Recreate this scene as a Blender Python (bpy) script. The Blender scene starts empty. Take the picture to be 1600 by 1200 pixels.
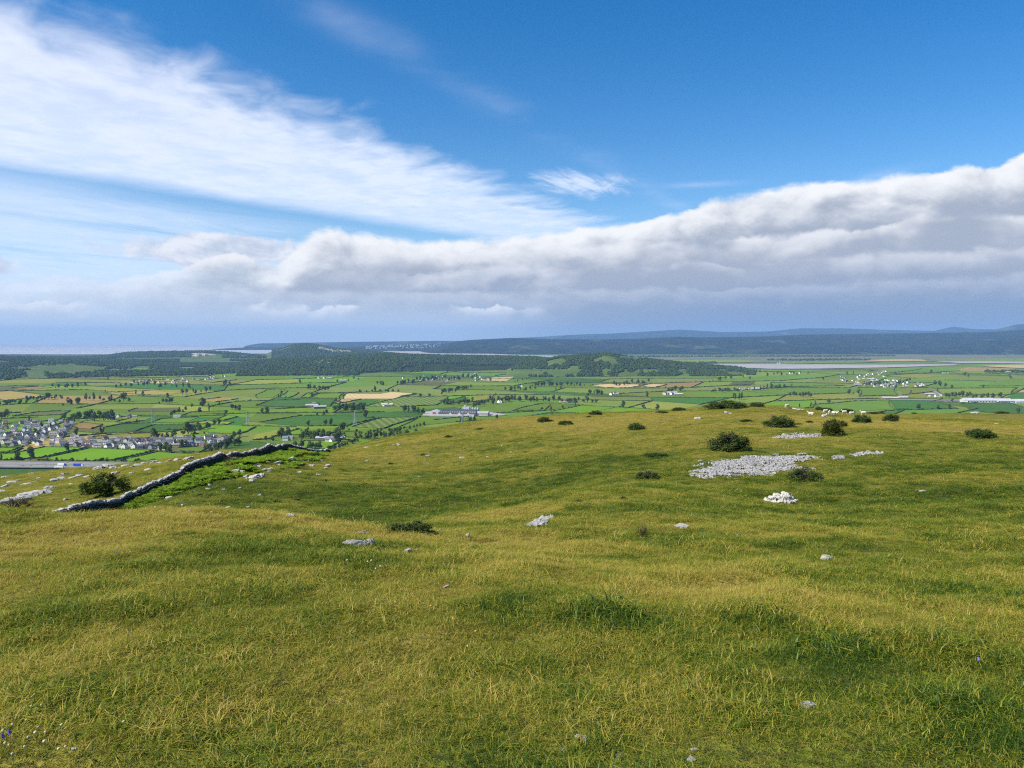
import bpy, bmesh, math, random
import numpy as np
from mathutils import Vector, Matrix
random.seed(7)
rng = np.random.default_rng(11)
SC = bpy.context.scene
COL = SC.collection
R = math.radians

# ------------------------------------------------------------------ camera
EYE = 200.0                        # metres above the valley floor
F = 1203.0                         # focal length in pixels of a 1600 px wide frame
PITCH = math.atan(69.0 / F)
cam_d = bpy.data.cameras.new("camera")
cam = bpy.data.objects.new("camera", cam_d)
COL.objects.link(cam)
cam_d.sensor_width = 36.0
cam_d.lens = 36.0 * F / 1600.0
cam_d.clip_start = 0.1
cam_d.clip_end = 300000
cam.location = (0, 0, EYE)
cam.rotation_euler = (math.pi / 2 - PITCH, 0, 0)
SC.camera = cam

# ------------------------------------------------------------------ view
SC.view_settings.view_transform = 'Standard'
SC.view_settings.look = 'None'
SC.view_settings.gamma = 1.0
SC.view_settings.exposure = 0.6
SC.view_settings.use_curve_mapping = False
SC.render.engine = 'CYCLES'
cy = SC.cycles
cy.max_bounces = 5
cy.diffuse_bounces = 2
cy.glossy_bounces = 1
cy.transmission_bounces = 2
cy.volume_bounces = 0
cy.transparent_max_bounces = 4
cy.caustics_reflective = False
cy.caustics_refractive = False
cy.sample_clamp_indirect = 2.5
cy.sample_clamp_direct = 6.0
cy.filter_width = 1.15
cy.use_denoising = False
cy.denoiser = 'OPENIMAGEDENOISE'
cy.denoising_input_passes = 'RGB_ALBEDO_NORMAL'

# ------------------------------------------------------------------ node helper
class NT:
    def __init__(s, tree):
        s.t = tree
        s.t.nodes.clear()
    def node(s, typ, **kw):
        n = s.t.nodes.new(typ)
        for k, v in kw.items():
            setattr(n, k, v)
        return n
    def put(s, sock, v):
        if v is None:
            return
        if isinstance(v, bpy.types.NodeSocket):
            s.t.links.new(v, sock)
        elif isinstance(v, (tuple, list)) and len(v) == 3 and sock.type == 'RGBA':
            sock.default_value = (*v, 1)
        else:
            sock.default_value = v
    def m(s, op, a, b=None, c=None, clamp=False):
        n = s.node('ShaderNodeMath', operation=op, use_clamp=clamp)
        for i, v in enumerate((a, b, c)):
            s.put(n.inputs[i], v)
        return n.outputs[0]
    def add(s, *a):
        r = a[0]
        for x in a[1:]:
            r = s.m('ADD', r, x)
        return r
    def mul(s, *a):
        r = a[0]
        for x in a[1:]:
            r = s.m('MULTIPLY', r, x)
        return r
    def sub(s, a, b):
        return s.m('SUBTRACT', a, b)
    def ss(s, x, lo, hi, a=0.0, b=1.0):
        n = s.node('ShaderNodeMapRange', interpolation_type='SMOOTHSTEP')
        for i, v in enumerate((x, lo, hi, a, b)):
            s.put(n.inputs[i], v)
        return n.outputs[0]
    def gauss(s, x, c, w):
        d = s.m('DIVIDE', s.sub(x, c), w)
        return s.m('POWER', 2.718, s.mul(s.mul(d, d), -1.0))
    def vec(s, x, y, z=0.0):
        n = s.node('ShaderNodeCombineXYZ')
        for i, v in enumerate((x, y, z)):
            s.put(n.inputs[i], v)
        return n.outputs[0]
    def vm(s, op, a, b=None):
        n = s.node('ShaderNodeVectorMath', operation=op)
        s.put(n.inputs[0], a)
        if b is not None:
            s.put(n.inputs[3 if op == 'SCALE' else 1], b)
        return n.outputs[0]
    def noise(s, v, scale=1.0, detail=4.0, rough=0.55, dist=0.0, lac=2.0):
        n = s.node('ShaderNodeTexNoise')
        if v is not None:
            s.put(n.inputs['Vector'], v)
        n.inputs['Scale'].default_value = scale
        n.inputs['Detail'].default_value = detail
        n.inputs['Roughness'].default_value = rough
        n.inputs['Distortion'].default_value = dist
        n.inputs['Lacunarity'].default_value = lac
        return n.outputs[0]
    def mix(s, f, a, b, mode='MIX'):
        n = s.node('ShaderNodeMix', data_type='RGBA', blend_type=mode)
        s.put(n.inputs[0], f)
        s.put(n.inputs[6], a)
        s.put(n.inputs[7], b)
        return n.outputs[2]
    def ramp(s, f, stops, interp='LINEAR'):
        n = s.node('ShaderNodeValToRGB')
        cr = n.color_ramp
        cr.interpolation = interp
        while len(cr.elements) < len(stops):
            cr.elements.new(0.5)
        for e, (p, c) in zip(cr.elements, stops):
            e.position = p
            e.color = (c, c, c, 1) if not isinstance(c, tuple) else (*c, 1)
        s.put(n.inputs[0], f)
        return n.outputs[0]

# ------------------------------------------------------------------ sky and sun
SUN_EL = R(42)
SUN_AZ = R(-114)                  # from +Y, towards +X: the sun stands to the left
w = bpy.data.worlds.new("World")
SC.world = w
w.use_nodes = True
def build_world():
    N = NT(w.node_tree)
    sky = N.node('ShaderNodeTexSky', sky_type='NISHITA', sun_disc=False)
    sky.sun_elevation = SUN_EL
    sky.sun_rotation = SUN_AZ
    sky.altitude = 200
    sky.air_density = 1.0
    sky.dust_density = 0.3
    sky.ozone_density = 3.0
    base = N.vm('SCALE', sky.outputs[0], 0.104)
    hs = N.node('ShaderNodeHueSaturation')
    hs.inputs['Saturation'].default_value = 1.42
    hs.inputs['Hue'].default_value = 0.503
    hs.inputs['Value'].default_value = 0.94
    N.put(hs.inputs['Color'], base)
    base = hs.outputs[0]
    tc = N.node('ShaderNodeTexCoord')
    sp = N.node('ShaderNodeSeparateXYZ')
    N.put(sp.inputs[0], N.vm('NORMALIZE', tc.outputs['Generated']))
    x, y, z = sp.outputs
    az = N.m('ARCTAN2', x, y)
    hor = N.m('SQRT', N.add(N.mul(x, x), N.mul(y, y)))
    el = N.m('DIVIDE', z, N.m('MAXIMUM', hor, 0.001))
    zc = N.m('MAXIMUM', z, 0.02)
    P0 = N.m('DIVIDE', x, zc)
    P1 = N.m('DIVIDE', y, zc)
    # ---- high cloud: parallel strips on a level sheet high up
    s_ = N.add(N.mul(P0, -0.885), N.mul(P1, 0.465))
    t_ = N.add(N.mul(P0, 0.465), N.mul(P1, 0.885))
    pv = N.vec(s_, t_, 3.1)
    warp = N.sub(N.noise(N.vec(s_, t_, 9.0), 1.1, 5, 0.6), 0.5)
    rib = N.noise(N.vec(N.mul(N.add(s_, N.mul(t_, 0.35)), 1.1), N.mul(N.sub(t_, N.mul(s_, 0.5)), 1.5), 1.7), 2.3, 5, 0.5, 0.5)
    ribs = N.sub(rib, 0.5)
    s2 = N.add(s_, N.mul(warp, 0.45), N.mul(ribs, 0.85))
    up = N.ss(s2, 2.15, 2.80)
    low_edge = N.sub(4.85, N.mul(N.sub(t_, 2.6), 0.22))
    dn = N.ss(N.sub(low_edge, N.add(s_, N.mul(warp, 0.5))), -0.12, 0.55)
    endf = N.ss(N.add(t_, N.mul(warp, 1.2)), 8.6, 6.6)
    fib = N.noise(N.vec(N.mul(s_, 1.5), N.mul(t_, 0.9), 5.0), 1.8, 5, 0.55, 0.3)
    fine = N.noise(N.vec(N.mul(N.add(s_, N.mul(t_, 0.3)), 1.8), N.mul(N.sub(t_, N.mul(s_, 0.4)), 2.0), 8.0), 3.4, 5, 0.55, 0.4)
    thick = N.add(0.73, N.mul(fib, 0.46), N.mul(N.sub(fine, 0.5), N.ss(s_, 2.4, 3.6, 0.46, 0.10)))
    thick = N.m('MULTIPLY', thick, N.ss(t_, 6.8, 3.4, 0.86, 1.03), clamp=True)
    cir = N.mul(N.mul(up, dn), N.mul(endf, thick))
    # veil below the strip
    v1 = N.noise(N.vec(N.mul(s_, 0.8), N.mul(t_, 0.28), 2.0), 1.1, 6, 0.62, 0.6)
    veil = N.mul(N.ss(s_, 4.1, 5.8), N.ss(v1, 0.22, 0.55), 0.74)
    veil = N.mul(veil, N.ss(az, 0.10, -0.2))
    # thin streak of spread contrail and the torn wisp in the blue
    st = N.mul(N.gauss(N.add(s_, N.mul(warp, 0.25)), 1.62, 0.10), N.ss(N.noise(pv, 1.3, 4), 0.38, 0.8), 0.22)
    wv = N.noise(N.vec(N.mul(s_, 3.0), N.mul(t_, 0.9), 4.0), 2.4, 7, 0.66, 0.7)
    wm = N.mul(N.gauss(az, 0.085, 0.085), N.gauss(N.add(el, N.mul(az, 0.08)), 0.206, 0.024))
    wisp = N.ss(N.mul(N.add(wm, 0.0), wv), 0.22, 0.58)
    wm2 = N.mul(N.gauss(az, 0.235, 0.045), N.gauss(el, 0.193, 0.0035))
    wm3 = N.mul(N.gauss(az, 0.44, 0.035), N.gauss(N.add(el, N.mul(N.sub(az, 0.44), -0.15)), 0.190, 0.006))
    wisp = N.add(N.mul(wisp, 0.9), N.mul(wm2, 0.42, wv), N.mul(wm3, 0.35, wv))
    high = N.m('MAXIMUM', N.m('MAXIMUM', cir, veil), N.add(st, wisp), clamp=True)
    hc = N.mix(N.ss(el, 0.05, 0.42), (0.50, 0.60, 0.76), (0.52, 0.56, 0.68))
    hc = N.mix(N.ss(N.add(fine, fib), 0.7, 1.4), hc, (0.60, 0.64, 0.74))
    col = N.mix(N.mul(high, 0.93), base, hc)
    # ---- pale air low down
    hz = N.m('POWER', 2.718, N.m('DIVIDE', el, -0.075))
    col = N.mix(N.m('MULTIPLY', hz, 0.85, clamp=True), col, (0.47, 0.60, 0.80))
    # ---- left-hand cumulus, loose and hazy
    def billow(a, b, seed, det=6, ds=0.35, k=(1.0, 1.0)):
        v = N.vec(N.mul(az, a), N.mul(el, b), seed)
        n = N.noise(v, 1.0, det, 0.56, ds)
        vo = N.vec(N.add(N.mul(az, a), -0.16 * k[0]), N.add(N.mul(el, b), 0.22 * k[1]), seed)
        no = N.noise(vo, 1.0, det, 0.56, ds)
        return n, N.sub(n, no)
    def puff(col, n, e, mask, lo, hi, dark, light, op):
        d = N.add(n, N.sub(mask, 1.0))
        a = N.mul(N.ss(d, lo, hi), op)
        c = N.mix(N.ss(e, -0.12, 0.16), dark, light)
        return N.mix(a, col, c)
    n1, e1 = billow(15, 26, 4.4)
    mk = N.mul(N.gauss(az, -0.36, 0.17), N.gauss(el, 0.108, 0.030))
    mk = N.m('MAXIMUM', mk, N.mul(N.gauss(az, -0.63, 0.09), N.gauss(el, 0.08, 0.030)))
    col = puff(col, n1, e1, N.add(0.55, N.mul(mk, 0.68)), 0.36, 0.56, (0.37, 0.41, 0.50), (0.62, 0.62, 0.65), 0.85)
    n2, e2 = billow(26, 52, 12.4)
    mk = N.mul(N.ss(az, 0.05, -0.12), N.gauss(el, 0.036, 0.017))
    col = puff(col, n2, e2, N.add(0.52, N.mul(mk, 0.60)), 0.42, 0.60, (0.38, 0.45, 0.58), (0.60, 0.63, 0.70), 0.4)
    n2b, e2b = billow(7, 34, 17.4)
    mk = N.mul(N.ss(az, -0.12, -0.45), N.gauss(el, 0.062, 0.030))
    col = puff(col, n2b, e2b, N.add(0.55, N.mul(mk, 0.60)), 0.38, 0.72, (0.40, 0.48, 0.63), (0.56, 0.63, 0.76), 0.75)
    # ---- the long bank: lit billowing top, grey layered underside
    pts = [(-math.pi, .115), (-1.6, .10), (-.9, .07), (-.6, .072), (-.5, .068), (-.40, .085), (-.34, .110), (-.31, .100), (-.285, .104), (-.265, .125), (-.22, .139), (-.16, .130), (-.13, .127), (-.083, .129), (0, .134), (.083, .141),
           (.165, .150), (.2286, .168), (.321, .186), (.463, .188), (.587, .197), (.75, .205), (1.0, .19), (1.8, .15), (math.pi, .115)]
    edge = N.ramp(N.m('DIVIDE', N.add(az, math.pi), 2 * math.pi), [((a + math.pi) / (2 * math.pi), v * 4) for a, v in pts])
    edge = N.mul(edge, 0.25)
    def layer(col, edge, sc, amp, seed, fade, top, bot, alpha, asp=1.6, relief=2.1):
        """one row of heaped cloud: ragged lit top, body falling to grey"""
        v = N.vec(N.mul(az, sc), N.mul(el, sc * asp), seed)
        n = N.noise(v, 1.0, 8, 0.54, 0.25)
        vo = N.vec(N.add(N.mul(az, sc), -0.22), N.add(N.mul(el, sc * asp), 0.30), seed)
        e = N.sub(N.noise(v, 1.0, 6, 0.54, 0.25), N.noise(vo, 1.0, 6, 0.54, 0.25))
        big = N.noise(N.vec(N.mul(az, sc * 0.35), N.mul(el, sc * 0.5), seed + 5.0), 1.0, 3, 0.5, 0.2)
        q = N.sub(N.add(edge, N.mul(N.sub(n, 0.5), amp), N.mul(N.sub(big, 0.5), amp * 0.8)), el)
        a_ = N.mul(N.ss(q, -0.001, N.add(0.002, N.mul(N.ss(big, 0.35, 0.65), 0.010))), alpha)
        sh = N.sub(N.m('DIVIDE', q, fade), N.add(N.mul(e, relief), N.mul(N.sub(big, 0.5), 1.1)))
        return N.mix(a_, col, N.mix(N.ss(sh, 0.0, 1.15), top, bot))
    left = N.ss(az, -0.62, -0.22, 0.30, 1.0)
    W1, G1 = (0.67, 0.67, 0.675), (0.275, 0.305, 0.37)
    brk = N.noise(N.vec(N.mul(az, 5.0), N.mul(el, 9.0), 61.0), 1.0, 4, 0.55)
    col = layer(col, edge, 16.0, 0.040, 0.7, 0.048, W1, G1, N.mul(left, 0.97))
    def flat_edge(h, slope=0.0): return N.add(h, N.mul(az, slope))
    col = layer(col, flat_edge(0.121, 0.030), 15.0, 0.046, 7.3, 0.034, (0.62, 0.625, 0.645), (0.285, 0.315, 0.385), N.mul(N.ss(az, -0.25, -0.1), N.ss(brk, 0.42, 0.56), 0.85))
    col = layer(col, flat_edge(0.092, 0.020), 17.0, 0.040, 11.9, 0.030, (0.52, 0.535, 0.58), (0.25, 0.29, 0.37), N.mul(N.ss(az, -0.30, -0.12), N.ss(brk, 0.60, 0.44), 0.80))
    col = layer(col, flat_edge(0.064, 0.012), 19.0, 0.034, 17.1, 0.026, (0.47, 0.50, 0.56), (0.24, 0.285, 0.37), N.mul(left, 0.60))
    # the shower under the right-hand bank
    dk = N.mul(N.ss(az, -0.08, 0.34), N.ss(el, 0.105, 0.015), N.add(0.55, N.mul(brk, 0.35)))
    col = N.mix(N.m('MULTIPLY', dk, 0.9, clamp=True), col, (0.135, 0.205, 0.345))
    # pale air and small bright heads low over the bay
    col = N.mix(N.mul(N.ss(az, 0.12, -0.12), N.ss(el, 0.070, 0.012), 0.62), col, (0.50, 0.59, 0.72))
    g5 = N.noise(N.vec(N.mul(az, 8), N.mul(el, 12), 41.0), 1.0, 3, 0.5)
    m5 = N.mul(N.ss(az, 0.10, -0.02), N.ss(g5, 0.44, 0.58), N.ss(el, 0.014, 0.030))
    col = layer(col, 0.044, 34.0, 0.034, 23.0, 0.016, (0.66, 0.67, 0.70), (0.44, 0.50, 0.60), N.mul(m5, 0.75), 1.3)
    # below the horizon: the same pale air
    col = N.mix(N.ss(el, -0.06, -0.012), (0.25, 0.33, 0.45), col)
    bg = N.node('ShaderNodeBackground')
    N.put(bg.inputs[0], col)
    bg.inputs[1].default_value = 1.0
    out = N.node('ShaderNodeOutputWorld')
    N.t.links.new(bg.outputs[0], out.inputs[0])
build_world()
w.cycles.sampling_method = 'MANUAL'
w.cycles.sample_map_resolution = 512

sun_d = bpy.data.lights.new("sun", 'SUN')
sun_d.energy = 4.9
sun_d.angle = R(0.53)
sun_d.color = (1.0, 0.93, 0.82)
sun = bpy.data.objects.new("sun", sun_d)
COL.objects.link(sun)
sdir = Vector((math.sin(SUN_AZ) * math.cos(SUN_EL), math.cos(SUN_AZ) * math.cos(SUN_EL), math.sin(SUN_EL)))
sun.rotation_euler = sdir.to_track_quat('Z', 'Y').to_euler()
sun.location = (-300, 0, 500)

# ------------------------------------------------------------------ object helpers
def tag(o, label=None, cat=None, group=None, kind=None):
    if label: o["label"] = label
    if cat: o["category"] = cat
    if group: o["group"] = group
    if kind: o["kind"] = kind
    return o
def link(o, parent=None):
    COL.objects.link(o)
    if parent is not None:
        o.parent = parent
    return o
def mesh(name, verts, faces, mats=None, smooth=False):
    me = bpy.data.meshes.new(name)
    me.from_pydata([tuple(v) for v in verts] if not isinstance(verts, np.ndarray) else verts.tolist(), [], faces)
    me.update()
    if mats is not None:
        for k in (mats if isinstance(mats, (list, tuple)) else [mats]):
            me.materials.append(k)
    if smooth:
        me.polygons.foreach_set('use_smooth', [True] * len(me.polygons))
    return me
def obj(name, me, parent=None, loc=(0, 0, 0), rz=0.0, s=(1, 1, 1)):
    o = bpy.data.objects.new(name, me)
    o.location = loc
    o.rotation_euler = (0, 0, rz)
    o.scale = s if isinstance(s, tuple) else (s, s, s)
    return link(o, parent)
def empty(name, loc, rz=0.0, s=1.0):
    o = bpy.data.objects.new(name, None)
    o.location = loc
    o.rotation_euler = (0, 0, rz)
    o.scale = s if isinstance(s, tuple) else (s, s, s)
    o.empty_display_size = 0.3
    return link(o)
class MB:
    """collects shapes for one mesh"""
    def __init__(s):
        s.v = []; s.f = []; s.mi = []
    def box(s, x0, x1, y0, y1, z0, z1, mi=0, rot=None):
        b = len(s.v)
        P = [(x0, y0, z0), (x1, y0, z0), (x1, y1, z0), (x0, y1, z0), (x0, y0, z1), (x1, y0, z1), (x1, y1, z1), (x0, y1, z1)]
        s.v += [tuple(rot @ Vector(p)) for p in P] if rot is not None else P
        for q in ((0, 3, 2, 1), (4, 5, 6, 7), (0, 1, 5, 4), (1, 2, 6, 5), (2, 3, 7, 6), (3, 0, 4, 7)):
            s.f.append(tuple(b + i for i in q)); s.mi.append(mi)
    def face(s, pts, mi=0):
        b = len(s.v)
        s.v += [tuple(p) for p in pts]
        s.f.append(tuple(range(b, b + len(pts)))); s.mi.append(mi)
    def tube(s, path, radii, n=6, mi=0, cap=True):
        b0 = len(s.v)
        path = [Vector(p) for p in path]
        for i, p in enumerate(path):
            d = (path[min(i + 1, len(path) - 1)] - path[max(i - 1, 0)])
            d = d.normalized() if d.length > 1e-9 else Vector((0, 0, 1))
            a = d.cross(Vector((0, 0, 1)))
            a = a.normalized() if a.length > 1e-4 else Vector((1, 0, 0))
            c = d.cross(a)
            for k in range(n):
                t = 2 * math.pi * k / n
                s.v.append(tuple(p + (a * math.cos(t) + c * math.sin(t)) * radii[i]))
        for i in range(len(path) - 1):
            for k in range(n):
                q = b0 + i * n
                s.f.append((q + k, q + (k + 1) % n, q + n + (k + 1) % n, q + n + k)); s.mi.append(mi)
        if cap:
            s.f.append(tuple(b0 + k for k in range(n))[::-1]); s.mi.append(mi)
            q = b0 + (len(path) - 1) * n
            s.f.append(tuple(q + k for k in range(n))); s.mi.append(mi)
    def me(s, name, mats, smooth=False):
        m_ = mesh(name, s.v, s.f, mats, smooth)
        m_.polygons.foreach_set('material_index', s.mi)
        return m_

# ------------------------------------------------------------------ pixel -> world
cp, sn = math.cos(PITCH), math.sin(PITCH)
def ray(px, py):
    cx = (px - 800) / F; c_ = -(py - 600) / F
    return Vector((cx, cp + c_ * sn, -sn + c_ * cp))
def at(px, py, d):
    r = ray(px, py)
    return Vector((r.x / r.y * d, d, EYE + r.z / r.y * d))
def on_plane(px, py, z=0.0):
    r = ray(px, py)
    return at(px, py, min((z - EYE) / r.z * r.y, 9e4) if r.z < -1e-4 else 9e4)
def project(X, Y, Z):
    dz = Z - EYE
    f_ = Y * cp - dz * sn
    u_ = Y * sn + dz * cp
    return 800 + F * X / f_, 600 - F * u_ / f_

# ------------------------------------------------------------------ vector noise (numpy)
def _hash(ix, iy, seed):
    h = (ix.astype(np.int64) * 374761393 + iy.astype(np.int64) * 668265263 + seed * 1442695041) & 0xFFFFFFFF
    h = ((h ^ (h >> 13)) * 1274126177) & 0xFFFFFFFF
    return ((h ^ (h >> 16)) & 0xFFFFFF) / float(0xFFFFFF)
def vnoise(x, y, seed=0):
    x = np.asarray(x, float); y = np.asarray(y, float)
    ix = np.floor(x); iy = np.floor(y)
    fx = x - ix; fy = y - iy
    fx = fx * fx * fx * (fx * (fx * 6 - 15) + 10); fy = fy * fy * fy * (fy * (fy * 6 - 15) + 10)
    a = _hash(ix, iy, seed); b = _hash(ix + 1, iy, seed); c = _hash(ix, iy + 1, seed); d = _hash(ix + 1, iy + 1, seed)
    return (a * (1 - fx) + b * fx) * (1 - fy) + (c * (1 - fx) + d * fx) * fy - 0.5
def fbm(x, y, seed=0, oct=4, g=0.5):
    x = np.asarray(x, float); y = np.asarray(y, float)
    r = np.zeros(np.broadcast(x, y).shape); a = 1.0
    for i in range(oct):
        c, s = math.cos(i * 0.7), math.sin(i * 0.7)
        r = r + a * vnoise((x * c - y * s) * 2 ** i + 17.3 * i, (x * s + y * c) * 2 ** i - 9.1 * i, seed + i)
        a *= g
    return r

# ------------------------------------------------------------------ materials
MATS = {}
def new_mat(name):
    m_ = bpy.data.materials.new(name)
    m_.use_nodes = True
    MATS[name] = m_
    return m_
def principled(N, color, rough=0.9, bump=None, bstr=0.3, bdist=0.1, spec=0.2):
    p = N.node('ShaderNodeBsdfPrincipled')
    N.put(p.inputs['Base Color'], color)
    N.put(p.inputs['Roughness'], rough)
    p.inputs['Specular IOR Level'].default_value = spec
    if bump is not None:
        b = N.node('ShaderNodeBump')
        b.inputs['Strength'].default_value = bstr
        b.inputs['Distance'].default_value = bdist
        N.put(b.inputs['Height'], bump)
        N.t.links.new(b.outputs[0], p.inputs['Normal'])
    o = N.node('ShaderNodeOutputMaterial')
    N.t.links.new(p.outputs[0], o.inputs[0])
    return p
def simple(name, c1, c2=None, scale=1.0, rough=0.9, bump=0.0, bdist=0.1, coords='Object', spec=0.2, det=5, vary=0.0):
    m_ = new_mat(name)
    N = NT(m_.node_tree)
    tc = N.node('ShaderNodeTexCoord')
    n = N.noise(tc.outputs[coords], scale, det, 0.6)
    c = N.mix(N.ss(n, 0.32, 0.68), c1, c2 or tuple(k * 0.75 for k in c1))
    if vary:
        oi = N.node('ShaderNodeObjectInfo')
        hs = N.node('ShaderNodeHueSaturation')
        N.put(hs.inputs['Color'], c)
        N.put(hs.inputs['Value'], N.add(1.0 - vary, N.mul(oi.outputs['Random'], 2 * vary)))
        N.put(hs.inputs['Hue'], N.add(0.5 - vary * 0.06, N.mul(oi.outputs['Random'], vary * 0.12)))
        c = hs.outputs[0]
    principled(N, c, rough, n if bump else None, bump, bdist, spec)
    return m_
def foliage(name, c1, c2, scale=0.5, trans=0.25, vary=0.2, coords='Object'):
    m_ = new_mat(name)
    N = NT(m_.node_tree)
    tc = N.node('ShaderNodeTexCoord')
    n = N.noise(tc.outputs[coords], scale, 4, 0.6)
    ge = N.node('ShaderNodeNewGeometry')
    oi = N.node('ShaderNodeObjectInfo')
    f = N.add(N.ss(n, 0.3, 0.7), N.mul(N.sub(ge.outputs['Random Per Island'], 0.5), 0.9))
    c = N.mix(N.m('ADD', f, 0.0, clamp=True), c1, c2)
    hs = N.node('ShaderNodeHueSaturation')
    N.put(hs.inputs['Color'], c)
    N.put(hs.inputs['Value'], N.add(1.0 - vary, N.mul(oi.outputs['Random'], 2 * vary)))
    N.put(hs.inputs['Hue'], N.add(0.5 - vary * 0.08, N.mul(oi.outputs['Random'], vary * 0.16)))
    c = hs.outputs[0]
    d = N.node('ShaderNodeBsdfDiffuse'); N.put(d.inputs[0], c)
    t = N.node('ShaderNodeBsdfTranslucent'); N.put(t.inputs[0], N.mix(0.5, c, (0.20, 0.26, 0.03), 'MIX'))
    mx = N.node('ShaderNodeMixShader'); mx.inputs[0].default_value = trans
    N.t.links.new(d.outputs[0], mx.inputs[1]); N.t.links.new(t.outputs[0], mx.inputs[2])
    o = N.node('ShaderNodeOutputMaterial')
    N.t.links.new(mx.outputs[0], o.inputs[0])
    return m_

# ------------------------------------------------------------------ the fell: one height function
CP = []
def c_px(px, py, d):
    p = at(px, py, d); CP.append((p.x, p.y, p.z))
def c_zd(px, d, z):
    CP.append(((px - 800) / F * d, d, EYE + z))
for px in (-500, 0, 300):
    c_px(px, 1200, 3.3); c_px(px, 1000, 5.4); c_px(px, 900, 7.8); c_px(px, 850, 10.8); c_px(px, 803, 16.5)
    c_zd(px, 26, -7.2)
for px in (600,):
    c_px(px, 1200, 3.3); c_px(px, 1000, 5.5); c_px(px, 900, 8.2); c_px(px, 850, 12.2)
for px in (950, 1250, 1600, 2100):
    c_px(px, 1200, 3.4); c_px(px, 1000, 5.7); c_px(px, 900, 9.2); c_px(px, 850, 14.5)
for a in [(-500, 40, -11.5), (-500, 70, -16), (-500, 140, -27), (-200, 42, -11), (-200, 95, -19), (-200, 140, -25.5),
          (40, 42, -10.5), (130, 47, -11.2), (190, 52, -11.6), (250, 58, -11.55), (310, 66, -11.4), (350, 78, -12.5), (400, 92, -14.1),
          (447, 118, -17.0), (480, 130, -19.3), (505, 141, -20.9)]:
    c_zd(*a)
for a in [(0, 745, 140), (50, 780, 70), (50, 760, 100), (140, 729, 140), (230, 735, 95), (290, 716, 116), (120, 770, 74),
          (400, 735, 66), (480, 735, 78), (440, 760, 55), (300, 770, 52), (250, 790, 46), (440, 800, 41), (440, 813, 19), (560, 815, 38), (560, 830, 20.5),
          (600, 780, 50), (600, 730, 85), (600, 695, 125), (640, 680, 150), (700, 795, 45), (700, 813, 25), (700, 850, 13.5), (700, 740, 72), (700, 690, 118),
          (720, 664, 158), (800, 655, 165), (850, 786, 30), (850, 769, 52), (850, 732, 68), (850, 690, 100), (850, 665, 135), (930, 647, 172),
          (1000, 762, 35), (1000, 748, 50), (1000, 700, 78), (1000, 665, 115), (1050, 640, 182), (1200, 800, 28), (1220, 785, 36), (1165, 735, 54),
          (1145, 702, 72), (1200, 662, 115), (1150, 634, 178), (1240, 633, 186), (1290, 645, 172), (1400, 660, 122), (1400, 643, 190), (1500, 644, 195),
          (1600, 800, 27), (1600, 750, 44), (1600, 700, 72), (1600, 668, 120), (1600, 646, 198), (2100, 800, 27), (2100, 750, 44), (2100, 700, 72), (2100, 668, 120), (2100, 650, 198)]:
    c_px(*a)
for a in [(0, 0, -1.66), (-9, 0, -1.8), (9, 0, -1.7), (0, -9, -1.3), (-30, -30, -3), (30, -30, -1), (0, -90, 2), (-90, -20, -16), (90, -20, -9), (-150, -60, -22), (150, -60, -14)]:
    CP.append((a[0], a[1], EYE + a[2]))
CP = np.array(CP)
def warp2(X, Y):
    r = np.hypot(X, Y) + 1e-9
    k = np.log1p(r / 4.0) / r
    return X * k, Y * k
cu, cv = warp2(CP[:, 0], CP[:, 1])
def _phi(r2):
    return np.where(r2 > 1e-12, 0.5 * r2 * np.log(np.maximum(r2, 1e-12)), 0.0)
_n = len(CP)
A = np.zeros((_n + 3, _n + 3))
A[:_n, :_n] = _phi((cu[:, None] - cu) ** 2 + (cv[:, None] - cv) ** 2) + np.eye(_n) * 1e-5
A[:_n, _n] = 1; A[:_n, _n + 1] = cu; A[:_n, _n + 2] = cv
A[_n:, :_n] = A[:_n, _n:].T
TW = np.linalg.solve(A, np.concatenate([CP[:, 2], np.zeros(3)]))
def tps(X, Y):
    X = np.asarray(X, float).ravel(); Y = np.asarray(Y, float).ravel()
    out = np.empty(len(X))
    for i in range(0, len(X), 20000):
        u, v = warp2(X[i:i + 20000], Y[i:i + 20000])
        P = _phi((u[:, None] - cu) ** 2 + (v[:, None] - cv) ** 2)
        out[i:i + 20000] = P @ TW[:_n] + TW[_n] + TW[_n + 1] * u + TW[_n + 2] * v
    return out
RS_AZ = [math.atan((p - 800) / F) for p in (-800, 0, 290, 505, 640, 800, 1050, 1240, 1400, 1600, 2400)]
RS_R = [150, 166, 128, 148, 154, 168, 184, 190, 194, 235, 240]
def fell_z(X, Y):
    X = np.asarray(X, float).ravel(); Y = np.asarray(Y, float).ravel()
    r = np.hypot(X, Y); az_ = np.arctan2(X, Y)
    rs = np.interp(az_, RS_AZ, RS_R)
    e = np.maximum(0, r - rs)
    k = np.where(e > 0, rs / np.maximum(r, 1e-6), 1.0)
    z = tps(X * k, Y * k) - 0.42 * e * e / (e + 22)
    # hummocks, sheep terraces and tussocks
    rough = np.clip(r / 30, 0.25, 1.0)
    z += fbm(X / 9, Y / 9, 3, 3) * 0.42 * rough * np.clip(1.6 - r / 170, 0.3, 1)
    z += fbm(X / 2.1, Y / 2.1, 8, 3) * 0.16
    z += fbm(X / 0.6, Y / 0.6, 21, 3) * 0.10 * np.clip(r / 10, 0.4, 1)
    return np.maximum(z, -3)
def hz(x, y):
    return float(fell_z([x], [y])[0])
_rd = np.exp(np.linspace(math.log(2.0), math.log(260), 900))
def hit(px, py):
    """first point of the fell seen along a pixel's direction"""
    r = ray(px, py)
    X = r.x / r.y * _rd; Y = _rd; Z = EYE + r.z / r.y * _rd
    g = fell_z(X, Y)
    i = np.nonzero(Z < g)[0]
    if len(i) == 0:
        i = np.argmin(Z - g)
    else:
        i = i[0]
    return Vector((X[i], Y[i], g[i]))
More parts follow.
